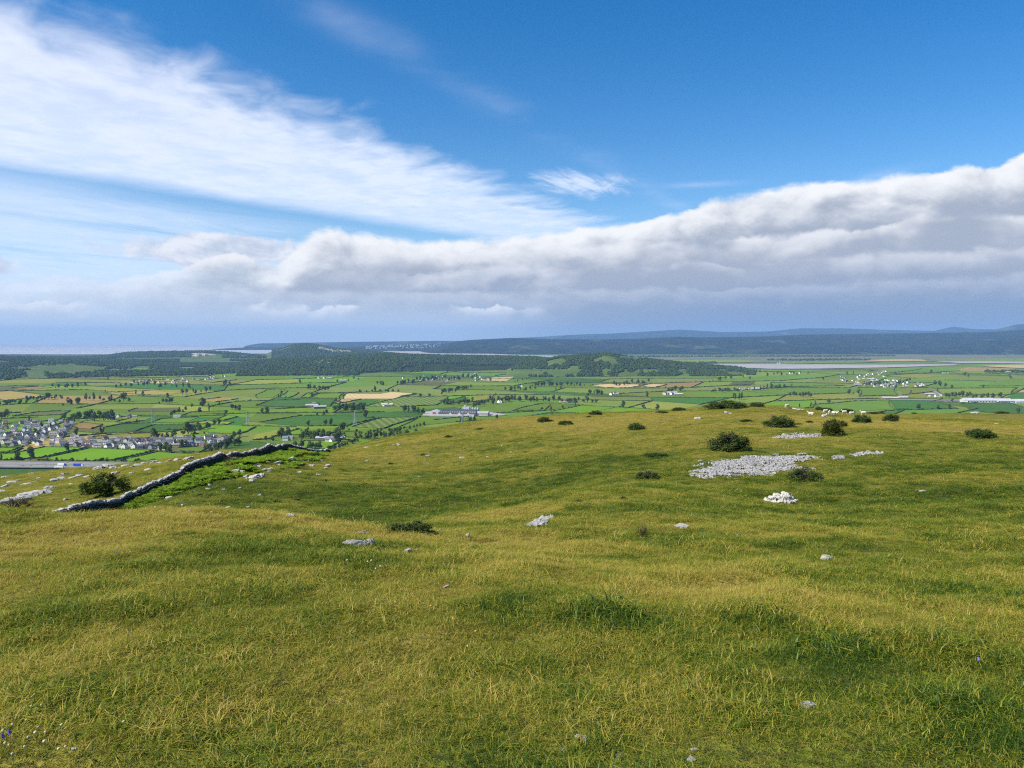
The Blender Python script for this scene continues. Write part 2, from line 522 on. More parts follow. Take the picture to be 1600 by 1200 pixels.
# how dry the grass is (0 lush .. 1 straw): own patches, with the hollow's shade put in as darker green
DRY_SHADE = []
def dry_shade_px(px, py, wx, wy, v):
    p = hit(px, py)
    q = hit(px, py - wy); q2 = hit(px, py + wy)
    DRY_SHADE.append((p.x, p.y, max(wx / F * p.y, 0.2), max((q.y - q2.y) / 2, 0.2), v))
for a in [(500, 803, 80, 7, -.25), (640, 803, 110, 12, -.22), (700, 785, 150, 20, -.34), (880, 742, 130, 14, -.36), (600, 800, 110, 12, -.30), (970, 715, 90, 8, -.26), (560, 770, 120, 10, -.14), (960, 978, 52, 14, -.62), (830, 940, 26, 20, -.5), (1330, 1028, 48, 9, -.42),
          (1215, 1000, 25, 10, -.5), (560, 860, 35, 14, -.4), (600, 890, 90, 20, -.25), (250, 840, 90, 16, -.25), (1500, 930, 140, 25, -.15), (1150, 840, 140, 20, -.2),
          (1450, 780, 170, 14, -.2), (1500, 735, 140, 10, -.22), (1100, 780, 100, 14, -.2), (930, 1090, 60, 20, -.3),
          (1150, 905, 190, 26, .40), (700, 905, 90, 20, .30), (300, 801, 170, 7, .34), (520, 826, 130, 7, .36), (760, 806, 90, 5, .34), (880, 786, 100, 4, .34), (580, 840, 120, 10, .15), (850, 660, 120, 14, .35), (1000, 670, 160, 14, .30), (1480, 665, 200, 10, .40), (1330, 660, 120, 10, .3),
          (1250, 690, 150, 8, .25), (1050, 650, 90, 8, .35), (640, 690, 60, 8, .25), (650, 720, 120, 15, .1), (1050, 770, 110, 6, .25), (850, 800, 120, 5, .3), (1400, 745, 160, 4, .28), (80, 760, 140, 20, .28), (1560, 960, 60, 24, .3),
          (300, 960, 100, 20, .14), (1050, 930, 70, 14, .2), (100, 900, 80, 14, .12), (650, 1190, 90, 10, .35), (1550, 850, 90, 14, .18), (1330, 980, 80, 14, .3)]:
    dry_shade_px(*a)
DRY_SHADE = np.array(DRY_SHADE)
def dryness(X, Y):
    X = np.asarray(X, float).ravel(); Y = np.asarray(Y, float).ravel()
    jx = X + fbm(X / 1.7, Y / 1.7, 51, 3) * np.clip(Y * 0.09, 0.5, 6); jy = Y + fbm(X / 1.7, Y / 1.7, 61, 3) * np.clip(Y * 0.14, 0.5, 9)
    d = 0.41 + 0.08 * np.clip((9 - np.hypot(X, Y)) / 5, 0, 1)
    for (x, y, a, b, v) in DRY_SHADE:
        d += v * np.exp(-((jx - x) / a) ** 2 - ((jy - y) / b) ** 2)
    r = np.hypot(X, Y)
    d += 0.14 * np.clip((r - 60) / 90, 0, 1)
    d += fbm(X / 16, Y / 12, 33, 4) * 0.36 + fbm(X / 3.2, Y / 2.2, 37, 4) * 0.44 + fbm(X / 0.7, Y / 0.7, 39, 3) * 0.35
    return np.clip(d, 0, 1)

def grass_color(N, dry, n):
    """lush -> olive -> straw"""
    d = N.m('ADD', dry, N.mul(N.sub(n, 0.5), 0.5), clamp=True)
    return N.ramp(d, [(0.0, (0.040, 0.095, 0.010)), (0.20, (0.115, 0.195, 0.012)), (0.45, (0.255, 0.305, 0.020)), (0.72, (0.400, 0.345, 0.042)), (1.0, (0.52, 0.405, 0.100))])
def mat_fell():
    m_ = new_mat('fell_turf')
    N = NT(m_.node_tree)
    tc = N.node('ShaderNodeTexCoord')
    at_ = N.node('ShaderNodeAttribute'); at_.attribute_name = 'dry'
    o = tc.outputs['Object']
    n1 = N.noise(o, 3.5, 6, 0.7)
    n2 = N.noise(o, 0.35, 5, 0.6)
    n3 = N.noise(o, 14.0, 4, 0.65)
    c = grass_color(N, at_.outputs['Fac'], N.add(N.mul(n1, 0.7), N.mul(n2, 0.15), N.mul(n3, 0.15)))
    c = N.mix(N.ss(n3, 0.60, 0.36, 0.0, 0.8), c, (0.040, 0.042, 0.012))
    c = N.mix(0.45, c, (0.105, 0.085, 0.032))
    b = N.add(n1, N.mul(n3, 0.5))
    principled(N, c, 0.95, b, 0.9, 0.12, 0.05)
    return m_
def build_fell():
    front = np.linspace(R(-43), R(43), 420)
    rest = np.linspace(R(43), R(317), 46)[1:-1]
    ang = np.concatenate([front, rest])
    rad = np.concatenate([np.exp(np.linspace(math.log(0.6), math.log(260), 330)), np.exp(np.linspace(math.log(272), math.log(1000), 26))])
    na, nr = len(ang), len(rad)
    X = (rad[:, None] * np.sin(ang)).ravel(); Y = (rad[:, None] * np.cos(ang)).ravel()
    Z = fell_z(X, Y)
    V = np.column_stack([X, Y, Z])
    V = np.vstack([V, [[0, 0, hz(0.01, 0.01)]]])
    i = np.arange(nr - 1)[:, None] * na; a = np.arange(na); b = (a + 1) % na
    Q = np.stack([i + a, i + na + a, i + na + b, i + b], -1).reshape(-1, 4)
    faces = Q[:, ::-1].tolist() + [(len(V) - 1, int(b[k]), int(a[k])) for k in range(na)]
    me = mesh('fell', V, faces, mat_fell(), True)
    at_ = me.attributes.new('dry', 'FLOAT', 'POINT')
    at_.data.foreach_set('value', dryness(V[:, 0], V[:, 1]).astype(np.float32))
    tag(obj('hillside', me), kind='structure')
build_fell()

# ------------------------------------------------------------------ the valley: height function and sheets
def valley_z(X, Y):
    X = np.asarray(X, float); Y = np.asarray(Y, float)
    r = np.hypot(X, Y)
    k = np.clip((r - 1500) / 2500, 0, 1) * np.clip((11000 - r) / 3000, 0, 1)
    return 4.0 * fbm(X / 520, Y / 520, 71, 2) * np.clip((r - 1100) / 800, 0.15, 1) + k * 14 * np.maximum(fbm(X / 900, Y / 1100, 77, 2), -0.2) 
def vz(x, y):
    return float(valley_z(x, y))
SKY_PX = [(-900, 760), (0, 745), (110, 733), (150, 727), (290, 715), (330, 712), (400, 698), (447, 692), (470, 703), (505, 711), (570, 697), (640, 680), (720, 665), (800, 655), (900, 648), (1050, 640), (1120, 633), (1240, 633), (1320, 643), (1600, 645), (2500, 650)]
def visible(x, y, margin=8, z=0):
    px, py = project(x, y, z)
    return -180 < px < 1780 and py < np.interp(px, [a for a, _ in SKY_PX], [b for _, b in SKY_PX]) + margin

def field_mat(name, c1, c2, stripes=0.0, sc=0.012):
    m_ = new_mat(name)
    N = NT(m_.node_tree)
    tc = N.node('ShaderNodeTexCoord')
    o = tc.outputs['Object']
    oi = N.node('ShaderNodeObjectInfo')
    n = N.noise(o, sc, 5, 0.65)
    n2 = N.noise(o, 0.07, 5, 0.75)
    f = N.add(N.mul(n, 0.9), N.mul(n2, 0.5), -0.20)
    if stripes:
        sp = N.node('ShaderNodeSeparateXYZ'); N.put(sp.inputs[0], o)
        f = N.add(f, N.mul(N.m('SINE', N.add(N.mul(sp.outputs[0], 0.32), N.mul(sp.outputs[1], 0.10))), stripes))
    c = N.mix(N.ss(f, 0.3, 0.75), c1, c2)
    hs = N.node('ShaderNodeHueSaturation')
    N.put(hs.inputs['Color'], c)
    N.put(hs.inputs['Value'], N.add(0.82, N.mul(oi.outputs['Random'], 0.36)))
    N.put(hs.inputs['Hue'], N.add(0.488, N.mul(oi.outputs['Random'], 0.024)))
    principled(N, hs.outputs[0], 0.95, n2, 0.3, 1.0, 0.05)
    return m_
FM = {'lush': field_mat('pasture_lush', (0.112, 0.218, 0.005), (0.142, 0.240, 0.007)),
      'green': field_mat('pasture_green', (0.100, 0.182, 0.012), (0.132, 0.200, 0.018)),
      'mid': field_mat('pasture_mid', (0.135, 0.190, 0.018), (0.185, 0.215, 0.028)),
      'dark': field_mat('pasture_dark', (0.045, 0.120, 0.014), (0.066, 0.140, 0.018)),
      'pale': field_mat('meadow_pale', (0.17, 0.195, 0.035), (0.13, 0.175, 0.030)),
      'olive': field_mat('rough_grazing', (0.13, 0.125, 0.040), (0.085, 0.115, 0.030)),
      'yellow': field_mat('cut_meadow', (0.24, 0.235, 0.030), (0.17, 0.205, 0.028)),
      'tan': field_mat('dry_meadow', (0.31, 0.215, 0.060), (0.24, 0.18, 0.05)),
      'wheat': field_mat('ripe_cereal', (0.48, 0.35, 0.17), (0.42, 0.30, 0.14), 0.25),
      'stripe': field_mat('mown_stripes', (0.085, 0.14, 0.022), (0.17, 0.19, 0.04), 0.5)}
FIELD_LABEL = None
def sheet(name, poly, mat, lift, sub=3, zf=valley_z):
    c = np.mean(poly, 0)
    V = []; Fc = []
    n = len(poly)
    for i in range(n):
        a, b = poly[i], poly[(i + 1) % n]
        base = len(V)
        idx = {}
        for p in range(sub + 1):
            for q in range(sub + 1 - p):
                idx[(p, q)] = len(V)
                V.append(c + (a - c) * (p / sub) + (b - c) * (q / sub))
        for p in range(sub):
            for q in range(sub - p):
                Fc.append((idx[(p, q)], idx[(p + 1, q)], idx[(p, q + 1)]))
                if p + q < sub - 1:
                    Fc.append((idx[(p + 1, q)], idx[(p + 1, q + 1)], idx[(p, q + 1)]))
    V = np.array(V)
    Z = zf(V[:, 0], V[:, 1]) + lift
    me = mesh(name, np.column_stack([V, Z]), Fc, mat)
    # faces up
    if len(me.polygons) and me.polygons[0].normal.z < 0:
        me.flip_normals()
    return tag(obj(name, me), kind='structure')
def pxpoly(pts):
    return [np.array(on_plane(x, y, 0)[:2]) for x, y in pts]
def build_valley_floor():
    ang = np.concatenate([np.linspace(R(-60), R(60), 300), np.linspace(R(60), R(300), 40)[1:-1]])
    rad = np.exp(np.linspace(math.log(450), math.log(31000), 150))
    na, nr = len(ang), len(rad)
    X = (rad[:, None] * np.sin(ang)).ravel(); Y = (rad[:, None] * np.cos(ang)).ravel()
    V = np.column_stack([X, Y, valley_z(X, Y)])
    i = np.arange(nr - 1)[:, None] * na; a = np.arange(na); b = (a + 1) % na
    Q = np.stack([i + b, i + na + b, i + na + a, i + a], -1).reshape(-1, 4)
    m_ = field_mat('valley_grass', (0.06, 0.12, 0.02), (0.10, 0.13, 0.03), 0, 0.004)
    tag(obj('valley_floor', mesh('valley_floor', V, Q.tolist(), m_, True)), kind='structure')
build_valley_floor()
TR = []     # traced fields in world coordinates
TRACED = [
 ('lush', [(72, 717), (140, 702), (240, 706), (175, 721), (85, 723)]), ('lush', [(181, 722), (246, 708), (305, 712), (285, 717), (205, 724)]),
 ('lush', [(0, 711), (22, 710), (70, 700), (135, 701), (62, 717), (0, 721)]), ('lush', [(-60, 702), (35, 701), (22, 708), (-60, 711)]), ('lush', [(-80, 713), (0, 711), (0, 721), (-80, 722)]),
 ('dark', [(-80, 731), (0, 731), (115, 733), (70, 746), (-80, 752)]),
 ('yellow', [(140, 685), (175, 681), (235, 679), (250, 680), (240, 687), (150, 688)]), ('dark', [(162, 670), (190, 664), (235, 662), (240, 666), (200, 678), (160, 678)]),
 ('dark', [(208, 678), (243, 665), (302, 665), (300, 670), (270, 677)]), ('green', [(237, 661), (252, 655), (310, 652), (287, 662)]), ('yellow', [(285, 664), (322, 659), (365, 661), (355, 665)]),
 ('lush', [(308, 675), (332, 666), (400, 669), (385, 677), (370, 681), (332, 679)]), ('lush', [(262, 686), (300, 680), (332, 681), (330, 686), (297, 691)]),
 ('tan', [(107, 665), (130, 661), (160, 665), (142, 672), (120, 670)]), ('pale', [(180, 660), (205, 653), (238, 652), (225, 658), (195, 662)]),
 ('green', [(278, 702), (296, 700), (322, 702), (312, 709), (282, 707)]), ('mid', [(160, 679), (130, 682), (100, 684), (120, 676)]),
 ('olive', [(200, 643), (215, 638), (280, 637), (275, 644)]), ('green', [(0, 655), (60, 652), (98, 649), (90, 657), (0, 660)]), ('olive', [(20, 650), (60, 643), (110, 641), (95, 648)]),
 ('green', [(280, 651), (300, 644), (355, 643), (350, 649)]), ('lush', [(335, 657), (355, 649), (372, 652), (350, 658)]),
 ('wheat', [(537, 624), (542, 615), (597, 615), (612, 612), (650, 615), (625, 620), (615, 624)]), ('wheat', [(517, 633), (532, 625), (565, 625), (540, 630)]),
 ('dark', [(400, 635), (430, 622), (525, 625), (515, 636), (440, 637)]), ('lush', [(485, 622), (500, 614), (537, 615), (530, 624)]), ('green', [(400, 617), (417, 611), (447, 611), (425, 621), (402, 622)]),
 ('green', [(432, 621), (450, 612), (467, 614), (450, 622)]), ('green', [(470, 622), (482, 614), (497, 614), (484, 622)]), ('dark', [(557, 628), (575, 624), (592, 626), (572, 636), (560, 632)]),
 ('stripe', [(572, 636), (617, 624), (652, 616), (700, 620), (682, 634), (625, 637)]), ('dark', [(405, 662), (475, 651), (525, 650), (592, 654), (540, 667), (475, 668)]),
 ('stripe', [(550, 669), (597, 654), (652, 653), (612, 666), (600, 671)]), ('green', [(615, 672), (657, 652), (792, 656), (712, 660), (662, 665)]),
 ('lush', [(520, 708), (565, 686), (605, 687), (540, 709)]), ('lush', [(465, 698), (475, 691), (532, 691), (510, 706)]), ('green', [(635, 676), (720, 662), (700, 673), (650, 682)]),
 ('green', [(400, 647), (462, 647), (472, 650), (405, 661), (380, 660)]), ('yellow', [(400, 681), (450, 670), (468, 672), (420, 688), (395, 690)]), ('lush', [(470, 673), (540, 669), (545, 674), (480, 685)]),
 ('green', [(755, 634), (800, 632), (860, 634), (850, 643), (770, 646)]), ('yellow', [(730, 622), (775, 616), (770, 625), (732, 629)]), ('dark', [(687, 628), (727, 620), (731, 627), (695, 633)]),
 ('wheat', [(747, 593), (770, 589), (803, 588), (790, 596), (765, 595)]), ('wheat', [(920, 602), (950, 600), (1012, 601), (980, 606), (945, 606)]), ('wheat', [(997, 602), (1020, 600), (1042, 601), (1018, 606)]),
 ('lush', [(698, 672), (760, 660), (800, 657), (770, 664)]), ('green', [(800, 643), (850, 631), (905, 634), (860, 642)]), ('lush', [(860, 644), (910, 634), (960, 638), (900, 649)]), ('dark', [(800, 655), (860, 646), (905, 647), (860, 654)]),
 ('green', [(1340, 605), (1400, 604), (1403, 617), (1342, 620)]), ('dark', [(1390, 626), (1465, 626), (1497, 640), (1400, 642)]), ('dark', [(1500, 631), (1575, 629), (1640, 650), (1520, 645)]), ('mid', [(1405, 606), (1450, 605), (1460, 611), (1410, 616)]),
 ('mid', [(1465, 607), (1590, 605), (1580, 616), (1475, 616)]), ('wheat', [(1588, 613), (1602, 606), (1680, 606), (1660, 615)]), ('yellow', [(1380, 589), (1440, 586), (1480, 589), (1430, 592)]), ('green', [(1385, 585), (1440, 576), (1500, 580), (1440, 586)]),
 ('pale', [(1575, 587), (1660, 586), (1660, 594), (1580, 593)]), ('olive', [(1136, 603), (1145, 597), (1180, 597), (1172, 603)]), ('green', [(1205, 598), (1270, 598), (1320, 602), (1210, 605)]), ('green', [(1270, 634), (1330, 628), (1390, 626), (1400, 640), (1300, 645)]),
 ('yellow', [(35, 572), (60, 570), (110, 573), (165, 578), (160, 582), (60, 580)]), ('pale', [(118, 602), (180, 601), (205, 605), (140, 607)]), ('tan', [(15, 609), (60, 607), (80, 609), (40, 612)]),
 ('tan', [(205, 600), (255, 599), (290, 601), (240, 603)]), ('pale', [(305, 597), (350, 593), (370, 596), (330, 600)]), ('tan', [(310, 625), (345, 621), (372, 623), (335, 628)]), ('tan', [(160, 616), (235, 613), (280, 616), (200, 620)]),
]
for k, (kind, pts) in enumerate(TRACED):
    poly = pxpoly(pts)
    TR.append(poly)
    sheet('field', poly, FM[kind], 1.9, 4)
def in_traced(x, y):
    for poly in TR:
        ins = False
        n = len(poly)
        for i in range(n):
            x1, y1 = poly[i]; x2, y2 = poly[(i + 1) % n]
            if (y1 > y) != (y2 > y) and x < (x2 - x1) * (y - y1) / (y2 - y1) + x1:
                ins = not ins
        if ins:
            return True
    return False

# hedges ------------------------------------------------------------------
M_hedge = foliage('hedge_leaves', (0.046, 0.076, 0.018), (0.095, 0.125, 0.030), 0.3, 0.1, 0.35)
HEDGES = []
FNAME = {'lush': 'bright green pasture', 'green': 'green pasture', 'mid': 'yellowish green pasture', 'dark': 'dark green field', 'pale': 'pale meadow', 'olive': 'rough olive grazing', 'yellow': 'yellow cut meadow', 'tan': 'tan dry meadow', 'wheat': 'golden cereal field', 'stripe': 'striped mown field'}
def hedge(a, b, h=2.4, wd=2.6, lab='dark hedgerow dividing two of the valley fields'):
    a = np.array(a[:2], float); b = np.array(b[:2], float)
    L = np.hypot(*(b - a))
    mid = (a + b) / 2
    if L < 12 or not visible(mid[0], mid[1]):
        return
    dist = np.hypot(*mid)
    n = int(max(3, min(60, L / max(3.0, dist / 420))))
    u = (b - a) / L; nrm = np.array([-u[1], u[0]])
    V = []; Fc = []
    sd = random.random() * 1000
    bow = random.uniform(-0.03, 0.03) * L
    for i in range(n + 1):
        t = i / n
        p = a + (b - a) * t + nrm * (bow * math.sin(math.pi * t) + random.uniform(-.5, .5))
        hh = h * (0.55 + 0.9 * random.random() ** 1.5) * (1.0 if random.random() > 0.06 else 0.25)
        ww = wd * random.uniform(0.7, 1.3) / 2
        z0 = vz(p[0], p[1]) + 0.8
        for (o_, zz) in ((-ww, 0), (-ww * 1.1, hh * .6), (-ww * .5, hh), (ww * .5, hh * random.uniform(.85, 1.05)), (ww * 1.1, hh * .55), (ww, 0)):
            q = p + nrm * o_
            V.append((q[0], q[1], z0 + 1.0 + zz - (1.0 if zz == 0 else 0)))
    for i in range(n):
        for k in range(5):
            Fc.append((i * 6 + k, i * 6 + k + 1, i * 6 + 7 + k, i * 6 + 6 + k))
    Fc.append(tuple(range(5, -1, -1))); Fc.append(tuple(n * 6 + k for k in range(6)))
    c = np.mean(V, 0)
    me = mesh('hedgerow', np.array(V) - c, Fc, M_hedge)
    o = obj('hedgerow', me, loc=tuple(c))
    o['label'] = lab
    HEDGES.append((dist, o, a, b))
KIND_W = ['lush'] * 5 + ['green'] * 8 + ['mid'] * 7 + ['dark'] * 3 + ['pale'] * 3 + ['olive'] * 3 + ['yellow'] * 1 + ['tan'] * 1
def build_fields():
    nr, nc = 22, 26
    du = 0.078
    P = {}
    for i in range(nr + 1):
        d = 1020 * 1.102 ** i
        for j in range(nc + 1):
            u = (j - nc / 2) * du + (0.022 * i) % du * 1.0 - 0.03
            dd = d * math.exp(random.uniform(-.024, .024) + 0.05 * math.sin(j * 0.9 + i * 0.3) + (u * 0.10))
            uu = u + random.uniform(-.017, .017)
            P[i, j] = np.array([uu * dd, dd])
    kind = {}
    for i in range(nr):
        for j in range(nc):
            kind[i, j] = random.choice(KIND_W)
            if random.random() < 0.36 and j:
                kind[i, j] = kind[i, j - 1]
            if i > 9 and kind[i, j] == 'lush' and random.random() < .6:
                kind[i, j] = 'green'
    for i in range(nr):
        for j in range(nc):
            q = [P[i, j], P[i, j + 1], P[i + 1, j + 1], P[i + 1, j]]
            if not any(visible(p[0], p[1], 14) for p in q):
                continue
            cq = sum(q) / 4
            if np.hypot(*cq) > 6000 and cq[0] < 0.03 * cq[1]:
                continue
            sheet('field', q, FM[kind[i, j]], 1.2, 3)
            for (a, b, other) in ((P[i, j], P[i, j + 1], (i - 1, j)), (P[i, j], P[i + 1, j], (i, j - 1))):
                m_ = (a + b) / 2
                same = kind.get(other) == kind[i, j]
                if in_traced(*m_) or (same and random.random() < 0.8) or random.random() < (0.12 if np.hypot(*m_) < 2600 else 0.30):
                    continue
                far = np.hypot(*m_)
                if far > 5600:
                    continue
                hedge(a, b, 1.7 + far / 3600, 1.5 + far / 3000, 'dark hedgerow between %s and %s in the valley' % tuple(sorted((FNAME[kind[i, j]], FNAME[kind.get(other, 'green')]))))
    for (fk, _), poly in zip(TRACED, TR):
        n = len(poly)
        for i in range(n):
            if random.random() < 0.78:
                a, b = poly[i], poly[(i + 1) % n]
                far = np.hypot(*((a + b) / 2))
                hedge(a, b, 1.7 + far / 3600, 1.7 + far / 3000, 'clipped hedgerow along the edge of a %s in the valley' % FNAME[fk])
build_fields()
HEDGES.sort(key=lambda h: h[0])
def join_far(objs, name, label, cat):
    V = []; Fc = []; mats = objs[0].data.materials[0]
    for o in objs:
        b = len(V)
        V += [tuple(o.matrix_basis @ v.co) for v in o.data.vertices]
        Fc += [tuple(b + k for k in p.vertices) for p in o.data.polygons]
        bpy.data.objects.remove(o)
    tag(obj(name, mesh(name, V, Fc, mats)), label, cat, kind='stuff')
for k, (d, o, a, b) in enumerate(HEDGES[:300]):
    tag(o, None, 'hedge', 'hedgerows between the valley fields')
if len(HEDGES) > 300:
    join_far([h[1] for h in HEDGES[300:]], 'far_hedgerows', 'faint network of far hedgerows across the distant fields', 'hedges')
# ------------------------------------------------------------------ instancing for uncountable stuff
def instancer(name, pts, rot, scl, idx, meshes, label=None, cat=None, attrs=None):
    src = bpy.data.collections.new(name + '_source')
    for k, me in enumerate(meshes):
        src.objects.link(bpy.data.objects.new('%s_source_%03d' % (name, k), me))
    me = bpy.data.meshes.new(name)
    n = len(pts)
    me.vertices.add(n)
    me.vertices.foreach_set('co', np.asarray(pts, np.float32).ravel())
    a = me.attributes.new('rot', 'FLOAT_VECTOR', 'POINT'); a.data.foreach_set('vector', np.asarray(rot, np.float32).ravel())
    a = me.attributes.new('scl', 'FLOAT_VECTOR', 'POINT'); a.data.foreach_set('vector', np.asarray(scl, np.float32).ravel())
    a = me.attributes.new('idx', 'INT', 'POINT'); a.data.foreach_set('value', np.asarray(idx, np.int32))
    for k, v in (attrs or {}).items():
        a = me.attributes.new(k, 'FLOAT', 'POINT'); a.data.foreach_set('value', np.asarray(v, np.float32))
    o = obj(name, me)
    g = bpy.data.node_groups.new(name, 'GeometryNodeTree')
    g.interface.new_socket('Geometry', in_out='INPUT', socket_type='NodeSocketGeometry')
    g.interface.new_socket('Geometry', in_out='OUTPUT', socket_type='NodeSocketGeometry')
    N = g.nodes; L = g.links
    gi = N.new('NodeGroupInput'); go = N.new('NodeGroupOutput')
    ci = N.new('GeometryNodeCollectionInfo')
    ci.inputs['Collection'].default_value = src
    ci.inputs['Separate Children'].default_value = True
    ci.inputs['Reset Children'].default_value = True
    ip = N.new('GeometryNodeInstanceOnPoints')
    ip.inputs['Pick Instance'].default_value = True
    def na(nm, typ):
        q = N.new('GeometryNodeInputNamedAttribute'); q.data_type = typ
        q.inputs['Name'].default_value = nm
        return q.outputs['Attribute']
    L.new(gi.outputs[0], ip.inputs['Points'])
    L.new(ci.outputs[0], ip.inputs['Instance'])
    L.new(na('idx', 'INT'), ip.inputs['Instance Index'])
    L.new(na('rot', 'FLOAT_VECTOR'), ip.inputs['Rotation'])
    L.new(na('scl', 'FLOAT_VECTOR'), ip.inputs['Scale'])
    L.new(ip.outputs[0], go.inputs[0])
    md = o.modifiers.new('instances', 'NODES')
    md.node_group = g
    return tag(o, label, cat, kind='stuff')

# ------------------------------------------------------------------ hills
M_farhill = simple('far_hill', (0.010, 0.020, 0.016), (0.050, 0.060, 0.034), 0.0016, 1.0, 0.9, 60, 'Object', 0.0, 9)
M_wood_floor = simple('wood_floor', (0.018, 0.030, 0.010), (0.035, 0.050, 0.016), 0.01, 1.0, coords='Object', spec=0.0)
M_hillgrass = field_mat('hill_grass', (0.055, 0.10, 0.018), (0.12, 0.14, 0.03), 0, 0.006)
def farhill_mat():
    m_ = new_mat('far_slopes'); N = NT(m_.node_tree)
    tc = N.node('ShaderNodeTexCoord'); o = tc.outputs['Object']
    mp = N.node('ShaderNodeMapping'); N.put(mp.inputs['Vector'], o); mp.inputs['Scale'].default_value = (1, 0.6, 2.5)
    n = N.noise(mp.outputs[0], 0.0011, 7, 0.6, 0.6); n2 = N.noise(mp.outputs[0], 0.006, 4, 0.6)
    v = N.node('ShaderNodeTexVoronoi', feature='F1'); v.inputs['Scale'].default_value = 0.0035; N.put(v.inputs['Vector'], mp.outputs[0])
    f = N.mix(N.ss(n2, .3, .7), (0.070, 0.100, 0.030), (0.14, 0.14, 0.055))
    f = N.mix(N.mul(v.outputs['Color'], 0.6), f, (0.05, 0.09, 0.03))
    c = N.mix(N.ss(n, 0.57, 0.66, 0.0, 0.7), N.mix(N.ss(n2, .35, .65), (0.008, 0.016, 0.014), (0.022, 0.032, 0.020)), f)  # wooded tone kept near black in place of cloud shadow
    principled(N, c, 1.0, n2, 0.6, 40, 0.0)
    return m_
M_farhill = farhill_mat()
class Ridge:
    def __init__(s, crest, d, front, back, mat, rough=0.12, nx=160, seed=1, name='hill', sharp=1.0):
        px = np.array([c[0] for c in crest], float); py = np.array([c[1] for c in crest], float)
        s.px, s.py, s.d, s.back, s.seed, s.rough, s.sharp = px, py, d, back, seed, rough, sharp
        s.front = front if not isinstance(front, (int, float)) else [(px[0], front), (px[-1], front)]
        U = np.linspace(px[0], px[-1], nx)
        W = np.concatenate([np.linspace(-1, 0, 30), np.linspace(0, 1, 12)[1:]])
        UU, WW = np.meshgrid(U, W)
        V = s.point(UU.ravel(), WW.ravel())
        m_, n_ = len(W), nx
        i = np.arange(m_ - 1)[:, None] * n_; a = np.arange(n_ - 1)
        Q = np.stack([i + a, i + a + 1, i + n_ + a + 1, i + n_ + a], -1).reshape(-1, 4)
        s.o = tag(obj(name, mesh(name, V, Q.tolist(), mat, True)), kind='structure')
    def point(s, u, w_):
        u = np.asarray(u, float); w_ = np.asarray(w_, float)
        py = np.interp(u, s.px, s.py)
        fr = np.interp(u, [a for a, _ in s.front], [b for _, b in s.front])
        c_ = -(py - 600) / F
        ry = cp + c_ * sn; rz_ = -sn + c_ * cp
        zc = EYE + rz_ / ry * s.d
        Y = s.d + np.where(w_ < 0, w_ * fr, w_ * s.back)
        X = (u - 800) / F / ry * Y
        prof = np.cos(np.clip(np.abs(w_), 0, 1) * math.pi / 2) ** (1.35 * s.sharp)
        base = -4.0
        sc = s.d / 14
        nz = fbm(X / sc, Y / sc, s.seed, 5, 0.55)
        h = np.maximum(zc - base, 0)
        Z = base + h * prof * (1 + nz * s.rough * 2.2 * np.clip(np.abs(w_) * 1.4, 0.05, 0.6))
        tp = np.clip((u - s.px[0]) / (0.06 * (s.px[-1] - s.px[0])), 0, 1) * np.clip((s.px[-1] - u) / (0.06 * (s.px[-1] - s.px[0])), 0, 1)
        Z = base + (Z - base) * np.sqrt(tp)
        return np.column_stack([X, Y, Z])
# far country, farthest first
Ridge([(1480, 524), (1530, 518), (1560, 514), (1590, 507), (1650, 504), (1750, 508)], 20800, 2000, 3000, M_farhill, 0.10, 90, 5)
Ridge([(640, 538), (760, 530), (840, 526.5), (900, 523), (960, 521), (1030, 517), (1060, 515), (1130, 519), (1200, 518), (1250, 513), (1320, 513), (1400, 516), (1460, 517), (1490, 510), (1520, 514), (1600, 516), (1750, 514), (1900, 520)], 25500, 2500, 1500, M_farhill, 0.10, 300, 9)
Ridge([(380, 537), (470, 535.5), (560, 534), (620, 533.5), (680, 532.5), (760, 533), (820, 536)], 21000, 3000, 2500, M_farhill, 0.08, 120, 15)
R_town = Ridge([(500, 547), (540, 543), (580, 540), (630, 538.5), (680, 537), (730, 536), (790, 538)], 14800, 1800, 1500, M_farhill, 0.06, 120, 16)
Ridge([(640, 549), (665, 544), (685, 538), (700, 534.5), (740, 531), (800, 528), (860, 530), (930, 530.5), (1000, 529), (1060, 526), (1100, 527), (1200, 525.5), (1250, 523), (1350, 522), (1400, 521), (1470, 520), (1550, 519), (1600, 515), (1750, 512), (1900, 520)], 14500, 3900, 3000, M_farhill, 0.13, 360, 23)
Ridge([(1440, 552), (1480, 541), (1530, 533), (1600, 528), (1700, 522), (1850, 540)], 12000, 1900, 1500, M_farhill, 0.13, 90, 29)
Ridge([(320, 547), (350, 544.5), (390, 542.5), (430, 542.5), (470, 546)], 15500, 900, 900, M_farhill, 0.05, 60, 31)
R_quarry = Ridge([(-250, 560), (-100, 558), (40, 558), (130, 559), (160, 557), (200, 552), (240, 551), (270, 550.5), (330, 549.5), (370, 552.5), (400, 556), (440, 559), (480, 561)], 8800, 900, 1500, M_hillgrass, 0.05, 160, 41, 'hill', 0.6)
R_knott = Ridge([(380, 562), (415, 553), (432, 547), (442, 545), (452, 541), (462, 538.8), (475, 537.8), (488, 538.6), (502, 540.5), (516, 544), (535, 546), (560, 548), (590, 550.5), (625, 553.5), (660, 556), (700, 559)], 9300, 1500, 1300, M_hillgrass, 0.09, 160, 43)
M_w1 = M_hillgrass
R_w1 = Ridge([(-300, 556), (-150, 556), (0, 557), (60, 561), (130, 562), (200, 567), (260, 570), (330, 572), (400, 570), (480, 570)], 6500, [(-300, 2700), (0, 2700), (200, 2500), (400, 2200), (480, 2000)], 1500, M_w1, 0.10, 200, 47)
